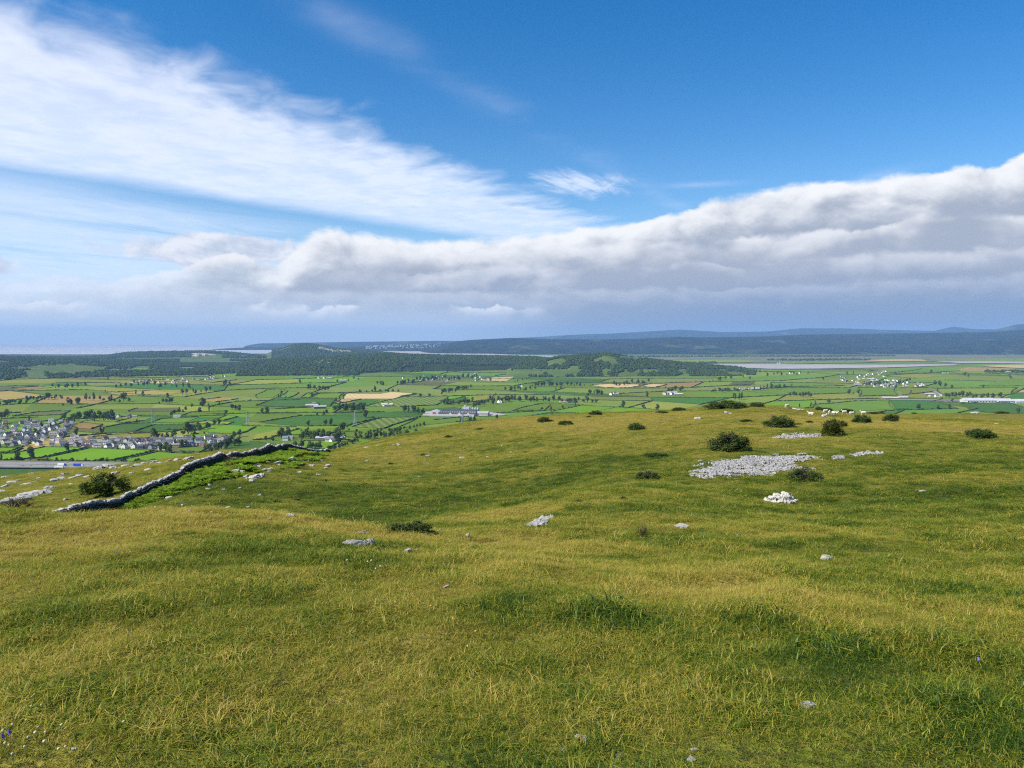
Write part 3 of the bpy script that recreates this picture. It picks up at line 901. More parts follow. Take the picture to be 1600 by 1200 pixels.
R_w2 = Ridge([(360, 566), (450, 561), (520, 558), (560, 555.5), (600, 553.5), (640, 555), (700, 556.5), (760, 557.5), (830, 558.5), (900, 564)], 5900, [(360, 1900), (560, 1800), (650, 1250), (760, 900), (900, 800)], 1200, M_wood_floor, 0.10, 200, 53)
R_w3 = Ridge([(790, 573), (830, 565), (870, 559), (910, 555.5), (945, 553), (970, 555.5), (1000, 560.5), (1050, 566), (1100, 571), (1150, 575), (1200, 582)], 4900, 750, 500, M_hillgrass, 0.12, 160, 59)

# quarry cut: a pale stepped rock face standing in the hill's front
M_lime_far = simple('quarry_rock', (0.42, 0.36, 0.28), (0.24, 0.22, 0.19), 0.03, 0.9, 0.5, 3.0)
def quarry():
    V = []; Fc = []
    n, m_ = 26, 7
    for j in range(m_ + 1):
        for i in range(n + 1):
            u = 298 + (346 - 298) * i / n
            t = j / m_
            top = 551.6 + 4.0 * (i / n) ** 2; bot = 563.5 - 3.0 * abs(i / n - 0.4)
            py = bot + (top - bot) * t
            d = 7960 + 300 * t + 25 * math.sin(i * 0.9) + random.uniform(-15, 15) + (35 if j % 2 else 0)
            V.append(tuple(at(u, py, d)))
    for j in range(m_):
        for i in range(n):
            q = j * (n + 1) + i
            Fc.append((q, q + 1, q + n + 2, q + n + 1))
    nb = len(V)
    V += [(x, y + 260, z - 4) for x, y, z in V[:]]
    ring = [i for i in range(n + 1)] + [j * (n + 1) + n for j in range(1, m_ + 1)] + [m_ * (n + 1) + i for i in range(n - 1, -1, -1)] + [j * (n + 1) for j in range(m_ - 1, 0, -1)]
    for a, b in zip(ring, ring[1:] + ring[:1]):
        Fc.append((a, b, b + nb, a + nb))
    tag(obj('quarry_face', mesh('quarry_face', V, Fc, M_lime_far)), kind='structure')
quarry()

# ------------------------------------------------------------------ sea, sands and marsh
def water_mat(name, c1, c2, rough, sx=0.0006, sy=0.0016):
    m_ = new_mat(name)
    N = NT(m_.node_tree)
    tc = N.node('ShaderNodeTexCoord')
    mp = N.node('ShaderNodeMapping'); N.put(mp.inputs['Vector'], tc.outputs['Object'])
    mp.inputs['Scale'].default_value = (sx, sy, 1)
    n = N.noise(mp.outputs[0], 1.0, 7, 0.62, 1.2)
    principled(N, N.mix(N.ss(n, 0.36, 0.62), c1, c2), rough, n, 0.02, 1.0, 0.5)
    return m_
M_sea = water_mat('sea_water', (0.50, 0.46, 0.44), (0.33, 0.35, 0.39), 0.40, 0.00025, 0.0003)
M_sand = water_mat('tidal_sand', (0.42, 0.36, 0.31), (0.32, 0.30, 0.28), 0.7, 0.002, 0.004)
M_marsh = simple('salt_marsh', (0.17, 0.15, 0.085), (0.10, 0.13, 0.055), 0.0016, 1.0, det=7)
sheet('sea', pxpoly([(-700, 555), (200, 554), (420, 553), (560, 549), (720, 546), (720, 538.9), (200, 538.8), (-700, 538.8)]), M_sea, 5.0, 14)
sheet('estuary_sand', pxpoly([(560, 548), (640, 546.5), (720, 551), (800, 555), (880, 557), (960, 559), (860, 562), (740, 561), (640, 555)]), M_sand, 6.0, 5)
sheet('salt_marsh', pxpoly([(860, 559), (1000, 556), (1250, 554.5), (1800, 554), (1800, 566), (1250, 567), (1000, 566)]), M_marsh, 3.0, 6)
sheet('marsh_field', pxpoly([(1000, 563), (1150, 562), (1200, 565), (1100, 567.5), (1020, 566)]), FM['mid'], 4.2, 3)
sheet('marsh_field', pxpoly([(1210, 565), (1340, 564), (1380, 567), (1230, 569.5)]), FM['green'], 4.2, 3)
sheet('marsh_field', pxpoly([(1350, 563.5), (1440, 562.5), (1450, 565.5), (1380, 566.5)]), FM['wheat'], 4.2, 3)
sheet('marsh_field', pxpoly([(1450, 561), (1700, 560), (1700, 566), (1470, 567)]), FM['mid'], 4.2, 3)
sheet('estuary_sand', pxpoly([(1055, 569.5), (1120, 569.3), (1300, 570.3), (1490, 571), (1500, 573.5), (1300, 576.2), (1200, 576.8), (1110, 573)]), M_sand, 5.0, 5)
sheet('estuary_sand', pxpoly([(1460, 567), (1560, 566), (1700, 568), (1700, 570), (1500, 569.5)]), M_sand, 5.0, 5)
sheet('stubble_field', pxpoly([(1530, 574.5), (1600, 572.5), (1700, 572.5), (1700, 577), (1600, 577)]), FM['wheat'], 5.2, 3)

# ------------------------------------------------------------------ trees of the valley
M_leaf = foliage('valley_leaves', (0.044, 0.078, 0.020), (0.115, 0.155, 0.036), 0.25, 0.22, 0.34)
M_leaf2 = foliage('valley_leaves_dark', (0.016, 0.034, 0.016), (0.036, 0.056, 0.022), 0.25, 0.1, 0.3)
M_bark = simple('bark', (0.09, 0.07, 0.05), (0.05, 0.04, 0.03), 2.0, 0.95)
def crown_mesh(name, rx, rz, z0, nl, nq, size, mat, seed, conical=False):
    r = random.Random(seed)
    V = []; Fc = []
    lobes = []
    for i in range(nl):
        a = r.uniform(0, 2 * math.pi); t = r.uniform(0.0, 1.0)
        rad = rx * (1 - t) * 0.75 if conical else rx * math.sin(math.pi * (0.18 + 0.72 * t)) * 0.62
        rad *= r.uniform(0.4, 1.0)
        lobes.append((Vector((rad * math.cos(a), rad * math.sin(a), z0 + 2 * rz * (0.12 + 0.76 * t))), rx * r.uniform(0.34, 0.52) * ((1.1 - t * 0.8) if conical else 1)))
    for c, lr in lobes:
        for i in range(nq):
            d = Vector((r.gauss(0, 1), r.gauss(0, 1), r.gauss(0, 1))).normalized()
            p = c + d * lr * r.uniform(0.72, 1.05)
            n = (d + Vector((r.gauss(0, .45), r.gauss(0, .45), r.gauss(0, .45)))).normalized()
            a = n.orthogonal().normalized(); b = n.cross(a)
            th = r.uniform(0, 6.28)
            a, b = a * math.cos(th) + b * math.sin(th), b * math.cos(th) - a * math.sin(th)
            s = size * r.uniform(0.6, 1.3)
            k = len(V)
            V += [tuple(p + a * s), tuple(p + b * s * .8), tuple(p - a * s), tuple(p - b * s * .8)]
            Fc.append((k, k + 1, k + 2, k + 3))
    return mesh(name, V, Fc, mat)
def trunk_mesh(name, h, r0, seed, lean=0.05):
    r = random.Random(seed)
    b = MB()
    top = Vector((r.uniform(-lean, lean) * h, r.uniform(-lean, lean) * h, h))
    b.tube([(0, 0, -1), top * 0.35, top * 0.7, top], [r0 * 1.25, r0, r0 * .7, r0 * .3], 7)
    for i in range(5):
        t = r.uniform(0.35, 0.8); p = top * t
        a = r.uniform(0, 6.28)
        e = p + Vector((math.cos(a), math.sin(a), 0.8)) * h * 0.28
        b.tube([p, (p + e) / 2 + Vector((0, 0, -.1)), e], [r0 * .45, r0 * .3, r0 * .12], 5)
    return b.me(name, M_bark, True)
KINDS = {'broad': [], 'tall': [], 'conifer': [], 'small': []}
for k in range(4):
    KINDS['broad'].append((trunk_mesh('trunk', 11, 0.5, 100 + k), crown_mesh('crown', 7.2, 6.3, 3.2, 11, 62, 0.85, M_leaf, 10 + k)))
for k in range(2):
    KINDS['tall'].append((trunk_mesh('trunk', 13, 0.4, 120 + k), crown_mesh('crown', 4.3, 8.0, 2.6, 10, 55, 0.8, M_leaf, 30 + k)))
for k in range(2):
    KINDS['conifer'].append((trunk_mesh('trunk', 14, 0.35, 130 + k, 0.01), crown_mesh('crown', 3.8, 8.5, 1.5, 12, 48, 0.7, M_leaf2, 40 + k, True)))
for k in range(3):
    KINDS['small'].append((trunk_mesh('trunk', 4.5, 0.22, 140 + k), crown_mesh('crown', 3.4, 2.7, 0.8, 7, 45, 0.6, M_leaf, 50 + k)))
TREES = []        # (x, y, kind, scale, label)
def add_tree(x, y, kind=None, s=None, lab=None):
    if visible(x, y, 10):
        TREES.append((x, y, kind or random.choices(['broad', 'small', 'tall', 'conifer'], [5, 5, 1.5, .5])[0], s or random.uniform(.7, 1.1), lab))
def tree_px(px, py, kind='broad', s=1.0, lab=None):
    p = on_plane(px, py, 1.5)
    TREES.append((p.x, p.y, kind, s, lab))
L_HEDGE = 'dark leafy tree standing in a valley hedgerow'
L_COPSE = 'dark leafy tree in a copse among the valley fields'
L_VILL = 'leafy tree among the roofs of the village beside the motorway'
L_FAC = 'leafy tree beside the long factory hall'
tree_px(48, 719, 'broad', 1.35, 'tall spreading tree with bare lower trunk beside the motorway verge')
tree_px(28, 721, 'broad', 0.95, 'dense rounded tree left of the spreading tree by the motorway verge')
def copse(x0, y0, x1, y1, n, kind='broad', s=1.0, jy=3, lab=L_COPSE):
    for i in range(n):
        t = (i + random.uniform(-.4, .4)) / max(1, n - 1)
        tree_px(x0 + (x1 - x0) * t, y0 + (y1 - y0) * t + random.uniform(-jy, jy) * .5, kind if random.random() < .75 else random.choice(['broad', 'tall', 'small']), s * random.uniform(.9, 1.35), lab)
copse(118, 657, 180, 655, 11, 'broad', 1.15, 5); copse(98, 655, 112, 656, 3); copse(245, 687, 300, 679, 8, 'small', 1.4); copse(300, 678, 342, 665, 7, 'broad', .75)
copse(326, 709, 372, 695, 10, 'broad', .85, 6); copse(368, 684, 376, 684, 2, 'broad', .9); copse(240, 687, 242, 687, 1, 'broad', 1.0); copse(250, 706, 264, 707, 3, 'broad', .9)
copse(472, 687, 540, 688, 15, 'broad', .9, 6); copse(556, 686, 636, 684, 18, 'tall', .9, 4); copse(434, 687, 452, 684, 4, 'broad', .95); copse(410, 688, 424, 688, 2, 'small', 1.3)
copse(483, 702, 500, 701, 4, 'broad', .75); copse(462, 702, 470, 700, 2, 'broad', .85); copse(512, 706, 560, 689, 12, 'small', 1.15, 1); copse(615, 675, 662, 665, 9, 'small', 1.1, 1); copse(636, 680, 660, 676, 3, 'small', 1.3)
copse(522, 642, 568, 642, 14, 'broad', 1.15, 7); copse(410, 645, 420, 646, 2, 'broad', .9); copse(495, 650, 510, 646, 3, 'small', 1.4); copse(508, 666, 512, 667, 1, 'broad', .9); copse(571, 653, 573, 653, 1, 'broad', .95); copse(528, 681, 534, 677, 2, 'tall', 1.0)
copse(634, 645, 660, 648, 6, 'broad', 1.0, 3, L_FAC); copse(740, 660, 745, 660, 2, 'broad', .85, 1); copse(718, 661, 732, 661, 2, 'broad', .85, 1); copse(692, 633, 732, 632, 8, 'broad', .9, 3, L_FAC); copse(740, 636, 800, 624, 14, 'broad', .95, 5)
copse(796, 626, 905, 628, 18, 'broad', .85, 4); copse(900, 629, 935, 629, 5, 'small', 1.5); copse(975, 636, 970, 637, 2, 'broad', 1.); copse(482, 609, 512, 610, 8, 'broad', 1.0, 2); copse(652, 594, 745, 590, 22, 'broad', 1.05, 5)
copse(530, 597, 560, 594, 5, 'small', 1.5); copse(1145, 624, 1160, 625, 4, 'tall', 1.); copse(1110, 613, 1160, 611, 12, 'broad', .8); copse(1180, 610, 1198, 609, 4, 'conifer', 1.2); copse(920, 614, 940, 616, 6); copse(1042, 613, 1066, 610, 6)
copse(830, 603, 912, 602, 16, 'broad', 1., 2); copse(960, 602, 1012, 598, 12, 'broad', 1.0, 3); copse(805, 596, 862, 581, 11, 'small', 1.3, 0); copse(1108, 596, 1140, 593, 6, 'broad', 1.); copse(1160, 592, 1175, 592, 2); copse(1290, 594, 1310, 594, 2); copse(1178, 580, 1186, 584, 3, 'conifer', 1.3)
copse(1235, 619, 1268, 620, 8, 'broad', .85); copse(1325, 615, 1340, 615, 4, 'broad', .9); copse(1480, 619, 1515, 618, 9, 'broad', .95, 2); copse(1520, 621, 1565, 620, 9, 'broad', .9); copse(1400, 601, 1420, 596, 7); copse(1350, 601, 1395, 602, 12, 'broad', .9, 4); copse(1460, 602, 1478, 602, 4); copse(1540, 582, 1640, 581, 12, 'broad', .9, 1.5)
copse(1200, 587, 1260, 586, 9, 'broad', .9); copse(1205, 608, 1235, 606, 5); copse(1455, 585, 1456, 586, 1, 'tall', 1.3); copse(1505, 590, 1515, 589, 3); copse(130, 623, 200, 627, 12, 'small', 1.4, 4); copse(0, 633, 45, 627, 10, 'small', 1.5, 4); copse(0, 652, 12, 651, 3, 'broad', 1.1); copse(40, 625, 98, 622, 14, 'small', 1.4, 3)
copse(180, 608, 240, 605, 8, 'broad', .9); copse(80, 608, 120, 608, 7, 'broad', 1.); copse(250, 607, 300, 609, 7); copse(285, 617, 330, 612, 7); copse(345, 606, 362, 604, 5, 'broad', 1.2); copse(250, 630, 270, 629, 5); copse(100, 632, 125, 629, 5); copse(270, 646, 290, 641, 6, 'small', 1.3); copse(300, 635, 340, 633, 5, 'small', 1.3); copse(360, 641, 375, 640, 3, 'broad', .9)
copse(830, 644, 880, 638, 4, 'small', 1.2); copse(790, 611, 835, 608, 9, 'broad', .9); copse(690, 616, 735, 606, 14, 'broad', .9, 3); copse(620, 601, 648, 599, 7); copse(560, 612, 620, 611, 10, 'small', 1.4, 1); copse(590, 602, 600, 603, 3); copse(655, 621, 668, 621, 2, 'broad', .8, 1); copse(800, 610, 812, 606, 4)
for d, o, a, b in HEDGES[:]:
    if d < 5200 and random.random() < 0.20:
        for i in range(random.choice([1, 1, 2, 3])):
            t = random.random()
            add_tree(*(a + (b - a) * t), lab=L_HEDGE)

# ------------------------------------------------------------------ houses
HW = [simple('render_white', (0.84, 0.82, 0.77), (0.78, 0.76, 0.70), 0.5), simple('render_cream', (0.62, 0.53, 0.39), (0.54, 0.46, 0.34), 0.5),
      simple('stone_grey', (0.36, 0.33, 0.29), (0.27, 0.25, 0.22), 0.8), simple('brick_pink', (0.46, 0.30, 0.22), (0.38, 0.25, 0.19), 0.8)]
HR = [simple('slate_dark', (0.12, 0.122, 0.13), (0.085, 0.087, 0.095), 0.7, 0.6), simple('slate_grey', (0.24, 0.24, 0.24), (0.18, 0.18, 0.18), 0.7, 0.6), simple('tile_brown', (0.19, 0.12, 0.085), (0.14, 0.09, 0.07), 0.7)]
M_window = simple('window_glass', (0.03, 0.035, 0.045), None, 1.0, 0.15, spec=0.6)
M_pot = simple('chimney_stone', (0.30, 0.26, 0.22), None, 1.0)
def wall_me(L, D, h, rh, mat):
    b = MB(); l = L / 2; d = D / 2
    b.face([(-l, -d, -2), (l, -d, -2), (l, -d, h), (-l, -d, h)]); b.face([(l, d, -2), (-l, d, -2), (-l, d, h), (l, d, h)])
    b.face([(l, -d, -2), (l, d, -2), (l, d, h), (l, 0, h + rh), (l, -d, h)]); b.face([(-l, d, -2), (-l, -d, -2), (-l, -d, h), (-l, 0, h + rh), (-l, d, h)])
    return b.me('wall', mat)
def roof_me(L, D, h, rh, mat):
    b = MB(); l = L / 2 + .35; d = D / 2; o = .45; t = .28; k = rh / d
    for s in (-1, 1):
        lo = [(-l, s * (d + o), h - k * o), (l, s * (d + o), h - k * o), (l, 0, h + rh), (-l, 0, h + rh)]
        hi = [(x, y, z + t) for x, y, z in lo]
        b.face(lo); b.face(hi[::-1]); b.face([lo[0], lo[1], hi[1], hi[0]])
        b.face([lo[1], lo[2], hi[2], hi[1]]); b.face([lo[3], lo[0], hi[0], hi[3]])
    return b.me('roof', mat)
DIMS = [(9, 7.2, 5.0, 2.9), (12.5, 7.5, 5.2, 3.0), (16, 8, 2.9, 2.6), (8, 7.5, 5.6, 3.3)]
WALLS = {(i, j): wall_me(*DIMS[i], HW[j]) for i in range(4) for j in range(4)}
ROOFS = {(i, j): roof_me(*DIMS[i], HR[j]) for i in range(4) for j in range(3)}
_b = MB(); _b.box(-.55, .55, -.4, .4, -1.2, 1.5); _b.box(-.42, -.1, -.16, .16, 1.5, 1.95); _b.box(.1, .42, -.16, .16, 1.5, 1.95)
CHIM = _b.me('chimney', M_pot)
_b = MB(); _b.box(-.75, .75, -.04, .10, -.65, .65)
WIN = _b.me('window', M_window)
HOUSES = []
WNAME = ['white rendered', 'cream rendered', 'grey stone', 'pinkish brick']
SNAME = ['two storey', 'long two storey', 'low bungalow', 'gabled two storey']
def house(*a):
    HOUSES.append(a if len(a) == 10 else a + (1.0,))
def build_house(x, y, rz, dim, wm, rm, where, group, parts=2, s=1.0):
    o = empty('house', (x, y, vz(x, y) + 1.2), rz, s)
    tag(o, '%s %s house %s' % (WNAME[wm], SNAME[dim], where), 'house', group)
    obj('wall', WALLS[dim, wm], o); r_ = obj('roof', ROOFS[dim, rm], o)
    L, D, h, rh = DIMS[dim]
    if parts:
        obj('chimney', CHIM, r_, (L * .36, 0, h + rh))
        if parts > 1 and dim != 2:
            obj('chimney', CHIM, r_, (-L * .36, 0, h + rh))
    if parts > 1:
        for zz in ((1.6, 4.1) if h > 4 else (1.6,)):
            for xx in (-L * .3, 0, L * .3):
                obj('window', WIN, o, (xx, -D / 2, zz))
def village(poly, n, where, group, wts, ang, parts, gap=15, trees=0.5, tl=None, s=1.0):
    P = np.array(poly, float); got = []
    tries = 0
    while len(got) < n and tries < n * 60:
        tries += 1
        px = random.uniform(P[:, 0].min(), P[:, 0].max()); py = random.uniform(P[:, 1].min(), P[:, 1].max())
        ins = False
        for i in range(len(P)):
            x1, y1 = P[i]; x2, y2 = P[(i + 1) % len(P)]
            if (y1 > py) != (y2 > py) and px < (x2 - x1) * (py - y1) / (y2 - y1) + x1:
                ins = not ins
        if not ins:
            continue
        p = on_plane(px, py, 1.5)
        if any((p.x - q[0]) ** 2 + (p.y - q[1]) ** 2 < gap * gap for q in got):
            continue
        got.append((p.x, p.y))
        a = R(random.choice(ang) + random.uniform(-8, 8))
        house(p.x, p.y, a, random.choices(range(4), [4, 3, 3, 2])[0], random.choices(range(4), wts)[0], random.choices(range(3), [5, 5, 1.2])[0], where, group, parts, s)
        if random.random() < trees:
            TREES.append((p.x + random.uniform(-9, 9), p.y + 11 + random.uniform(-3, 4), 'small' if random.random() < .85 else 'broad', random.uniform(.45, .85), tl or L_COPSE))
GV = 'houses of the village beside the motorway'
WV = 'in the village beside the motorway'
village([(-70, 664), (40, 659), (112, 657), (118, 668), (104, 676), (128, 690), (122, 699), (60, 697), (-70, 699)], 160, WV, GV, [7, 2, 2, 1], [0, 0, 20, 90, 70], 2, 13, .18, L_VILL)
village([(118, 688), (200, 687), (262, 688), (262, 703), (190, 701), (118, 700)], 62, WV, GV, [7, 2, 2, 1], [0, 10, 90, 80], 2, 12.5, .16, L_VILL)
village([(262, 688), (352, 683), (360, 691), (330, 698), (300, 699), (262, 700)], 30, WV, GV, [5, 2, 3, 1], [0, 30, 90], 2, 15, .25, L_VILL)
village([(166, 652), (216, 648), (216, 652), (168, 655)], 8, 'in the farm hamlet above the village', 'houses of the hamlet above the village', [3, 2, 2, 0], [0, 90], 2, 16, .4)
WR = 'in the far village on the plain before the estuary'; GR = 'houses of the far village before the estuary'
village([(1306, 590), (1370, 584), (1392, 580), (1384, 586), (1380, 592), (1440, 598), (1448, 603), (1400, 605), (1350, 603), (1325, 598)], 74, WR, GR, [5, 2, 3, 0], [0, 30, 90], 1, 22, .35, s=1.1)
WL = 'in the line of houses below the dark woods'; GL = 'houses below the dark woods'
village([(204, 596), (290, 593), (352, 589), (356, 593), (300, 598), (325, 603), (300, 603), (206, 600)], 34, WL, GL, [6, 2, 2, 0], [0, 40, 90], 1, 26, .3, s=1.1)
village([(618, 590), (760, 586), (765, 594), (650, 596)], 26, 'in the wooded hamlet on the plain', 'houses of the wooded hamlet', [5, 2, 3, 0], [0, 40, 90], 1, 28, .5, s=1.1)
FARMS = [(1040, 616, 4), (955, 616, 4), (885, 628, 5), (1165, 609, 6), (815, 604, 1), (448, 688, 2), (520, 690, 3), (278, 651, 1), (1225, 567, 4), (1460, 617, 4), (575, 580, 2), (508, 593, 5), (490, 634, 3), (605, 636, 2), (860, 570, 1), (830, 568, 3), (1480, 584, 2), (740, 585, 3), (1245, 585, 3), (1250, 566, 3), (780, 630, 2)]
for (px, py, n) in FARMS:
    for i in range(n):
        p = on_plane(px + random.uniform(-14, 14) * (0.4 + n * .12), py + random.uniform(-1.2, 1.2), 1.5)
        house(p.x, p.y, R(random.choice([0, 10, 90, 60])), random.choice([0, 1, 1, 2]), random.choices(range(4), [5, 2, 3, 0])[0], random.choices(range(3), [4, 4, 1])[0], 'of a lone farm among the fields', 'farm houses among the fields', 1, 1.15)
HOUSES.sort(key=lambda h: math.hypot(h[0], h[1]) / h[9])
for h_ in HOUSES[:300]:
    build_house(*h_)
def far_houses():
    b = MB()
    for (x, y, rz, dim, wm, rm, where, group, parts, s) in HOUSES[300:]:
        T = Matrix.Translation((x, y, vz(x, y) + 1.2)) @ Matrix.Rotation(rz, 4, 'Z') @ Matrix.Scale(s, 4)
        for me, k in ((WALLS[dim, wm], wm), (ROOFS[dim, rm], 4 + rm)):
            b0 = len(b.v)
            b.v += [tuple(T @ v.co) for v in me.vertices]
            for p in me.polygons:
                b.f.append(tuple(b0 + i for i in p.vertices)); b.mi.append(k)
    tag(obj('far_houses', b.me('far_houses', HW + HR)), 'scatter of small far houses and farms across the plain', 'houses', kind='stuff')
far_houses()
# big pale barns of the farms
M_sheet_roof = simple('cement_roof', (0.42, 0.42, 0.42), (0.33, 0.33, 0.34), 0.2, 0.7)
M_boards = simple('barn_boards', (0.22, 0.17, 0.13), (0.16, 0.13, 0.10), 0.3)
M_white_metal = simple('white_cladding', (0.52, 0.53, 0.54), (0.45, 0.46, 0.47), 0.1, 0.5)
BW = wall_me(30, 14, 4.8, 2.6, M_boards); BR = roof_me(30, 14, 4.8, 2.6, M_sheet_roof); BR2 = roof_me(30, 14, 4.8, 2.6, M_white_metal)
for k, (px, py, a, w_) in enumerate([(536, 597, 8, 1), (488, 636, 0, 0), (500, 638, 20, 0), (1060, 618, 0, 1), (1050, 616, 10, 1), (605, 635, 0, 1), (515, 594, 0, 0), (500, 593, 10, 0), (528, 687, 5, 0), (506, 688, 0, 0), (1180, 609, 10, 1), (1360, 593, 0, 1), (1340, 601, 0, 1), (1386, 601, 20, 1), (1452, 616, 0, 0), (845, 566, 0, 1), (1575, 583, 0, 1), (1410, 622, 2, 1), (1396, 623, 0, 1), (1385, 623, 0, 1)]):
    p = on_plane(px, py, 1.5)
    o = empty('barn', (p.x, p.y, vz(p.x, p.y) + 1.4), R(a), random.uniform(.9, 1.3))
    tag(o, 'long low barn with %s roof among the valley fields' % ('white metal' if w_ else 'grey sheet'), 'barn', 'barns among the valley fields')
    obj('wall', BW, o); obj('roof', BR2 if w_ else BR, o)

# town across the bay and the village on the knott: specks of pale houses
def specks(name, ridge, u0, u1, w0, w1, n, label, s):
    b = MB()
    U = rng.uniform(u0, u1, n); W = rng.uniform(w0, w1, n)
    for (x, y, z) in ridge.point(U, W):
        l = s * random.uniform(.6, 1.3)
        b.box(x - l, x + l, y - s * .5, y + s * .5, z - 6, z + s * .8, random.choice([0, 0, 0, 1]))
        b.face([(x - l, y - s * .6, z + s * .8), (x + l, y - s * .6, z + s * .8), (x + l, y, z + s * 1.3), (x - l, y, z + s * 1.3)], 2)
        b.face([(x + l, y + s * .6, z + s * .8), (x - l, y + s * .6, z + s * .8), (x - l, y, z + s * 1.3), (x + l, y, z + s * 1.3)], 2)
    tag(obj(name, b.me(name, [HW[0], HW[1], HR[1]])), label, 'town', kind='stuff')
specks('far_town', R_town, 570, 690, -.62, -.12, 170, 'scatter of pale houses in the far town across the bay', 9)
specks('shore_village', R_knott, 498, 548, -.42, -.24, 38, 'pale houses below the steep wooded knoll', 8)
specks('hillside_houses', R_w2, 480, 520, -.5, -.3, 22, 'few pale houses among the trees of the wooded ridge', 8)
specks('coast_houses', R_quarry, 30, 120, -.28, -.1, 40, 'pale roofs along the far wooded coast', 9)

# ------------------------------------------------------------------ woodland masses
def lump(seed, r=1.0):
    bm = bmesh.new()
    bmesh.ops.create_icosphere(bm, subdivisions=2, radius=1.0)
    rr = random.Random(seed)
    off = [Vector((rr.gauss(0, 1), rr.gauss(0, 1), rr.gauss(0, 1))).normalized() for _ in range(9)]
    for v in bm.verts:
        k = 0.78 + 0.30 * max(v.co.normalized().dot(o_) ** 9 if v.co.normalized().dot(o_) > 0 else 0 for o_ in off)
        v.co *= k * rr.uniform(.86, 1.12)
        v.co.z = v.co.z * 0.95 + 0.55
    me = bpy.data.meshes.new('crown')
    bm.to_mesh(me); bm.free()
    me.materials.append(M_woodleaf)
    return me
M_woodleaf = foliage('wood_leaves', (0.018, 0.036, 0.012), (0.044, 0.066, 0.018), 0.8, 0.05, 0.38)
LUMPS = [lump(k) for k in range(5)]
WP = []; WS = []
def wood(ridge, u0, u1, w0, w1, n, mask=None, s=(6, 9)):
    U = rng.uniform(u0, u1, n); W = rng.uniform(w0, w1, n)
    if mask:
        k = mask(U, W); U = U[k]; W = W[k]
    P = ridge.point(U, W)
    P[:, 2] = np.maximum(P[:, 2], valley_z(P[:, 0], P[:, 1]))
    for p in P:
        WP.append(p); WS.append(random.uniform(*s))
def m_w1(U, W):
    n = vnoise(U / 60, W * 5, 5)
    P = R_w1.point(U, W); px, py = project(P[:, 0], P[:, 1], P[:, 2])
    jn = vnoise(U / 14, W * 30, 77)
    def ell(cx, cy, rx, ry): return ((px - cx) / rx) ** 2 + ((py - cy) / ry) ** 2 + jn * 1.1 < 1
    clear = ell(100, 577, 72, 8) | ell(45, 593, 22, 5) | ell(220, 577, 16, 4) | ell(290, 577, 15, 2.0)
    return (~clear) & (n > -.40)
wood(R_w1, -220, 480, -.97, .1, 17000, m_w1, (7, 11))
def m_w2(U, W):
    P = R_w2.point(U, W); px, py = project(P[:, 0], P[:, 1], P[:, 2])
    clear = ((px > 560) & (px < 640) & (py > 581)) | ((px > 660) & (py > 568 + (px - 660) * 0.0) & (px < 730)) | ((px > 730) & (py > 571))
    return (~clear) & (vnoise(U / 40, W * 5, 7) > -.42)
wood(R_w2, 370, 890, -.95, .1, 13000, m_w2, (7, 10.5))
def m_w3(U, W):
    P = R_w3.point(U, W); px, py = project(P[:, 0], P[:, 1], P[:, 2])
    n = fbm(U / 28, W * 3, 13, 3)
    return (n > -.16 + 0.40 * (py > 577) - 0.2 * (px > 1000)) & ~((px > 968) & (px < 1008) & (py < 563) & (n < .2))
wood(R_w3, 800, 1180, -.95, .2, 8000, m_w3, (6, 9.5))
wood(R_quarry, -200, 470, -.85, .1, 9000, lambda U, W: ~((U > 297) & (U < 348) & (W < -.40)) & ~((U > 375) & (U < 432) & (W < -.25) & (vnoise(U / 9, W * 9, 3) > -.25)), (9, 15))
wood(R_knott, 425, 680, -.9, .1, 6500, lambda U, W: ~((U < 455) & (W > -.3) & (W < -.05)) & ~((U > 495) & (U < 550) & (W < -.22) & (W > -.45)), (8, 13))
for (x0, y0, x1, y1, n) in [(1000, 557.5, 1400, 556, 700), (900, 560, 1000, 558, 160), (1200, 562.5, 1360, 562, 260), (1060, 568, 1120, 567, 160), (1540, 581.5, 1640, 581, 160), (-250, 566, 280, 565, 1500), (-250, 563, 280, 562.5, 1100), (360, 563, 430, 562.5, 300), (-250, 569, 100, 569, 600)]:
    for i in range(n):
        t = random.random()
        p = on_plane(x0 + (x1 - x0) * t, y0 + (y1 - y0) * t + random.uniform(-.8, .8), 3)
        WP.append(np.array([p.x, p.y, 3.0])); WS.append(random.uniform(6, 11))
WP = np.array(WP); WS = np.array(WS)
instancer('woodland', WP, np.column_stack([np.zeros(len(WP)), np.zeros(len(WP)), rng.uniform(0, 6.28, len(WP))]), np.column_stack([WS, WS, WS * rng.uniform(.75, 1.15, len(WP))]), rng.integers(0, 5, len(WP)), LUMPS,
          'dark mass of woodland covering the low ridges', 'woodland')

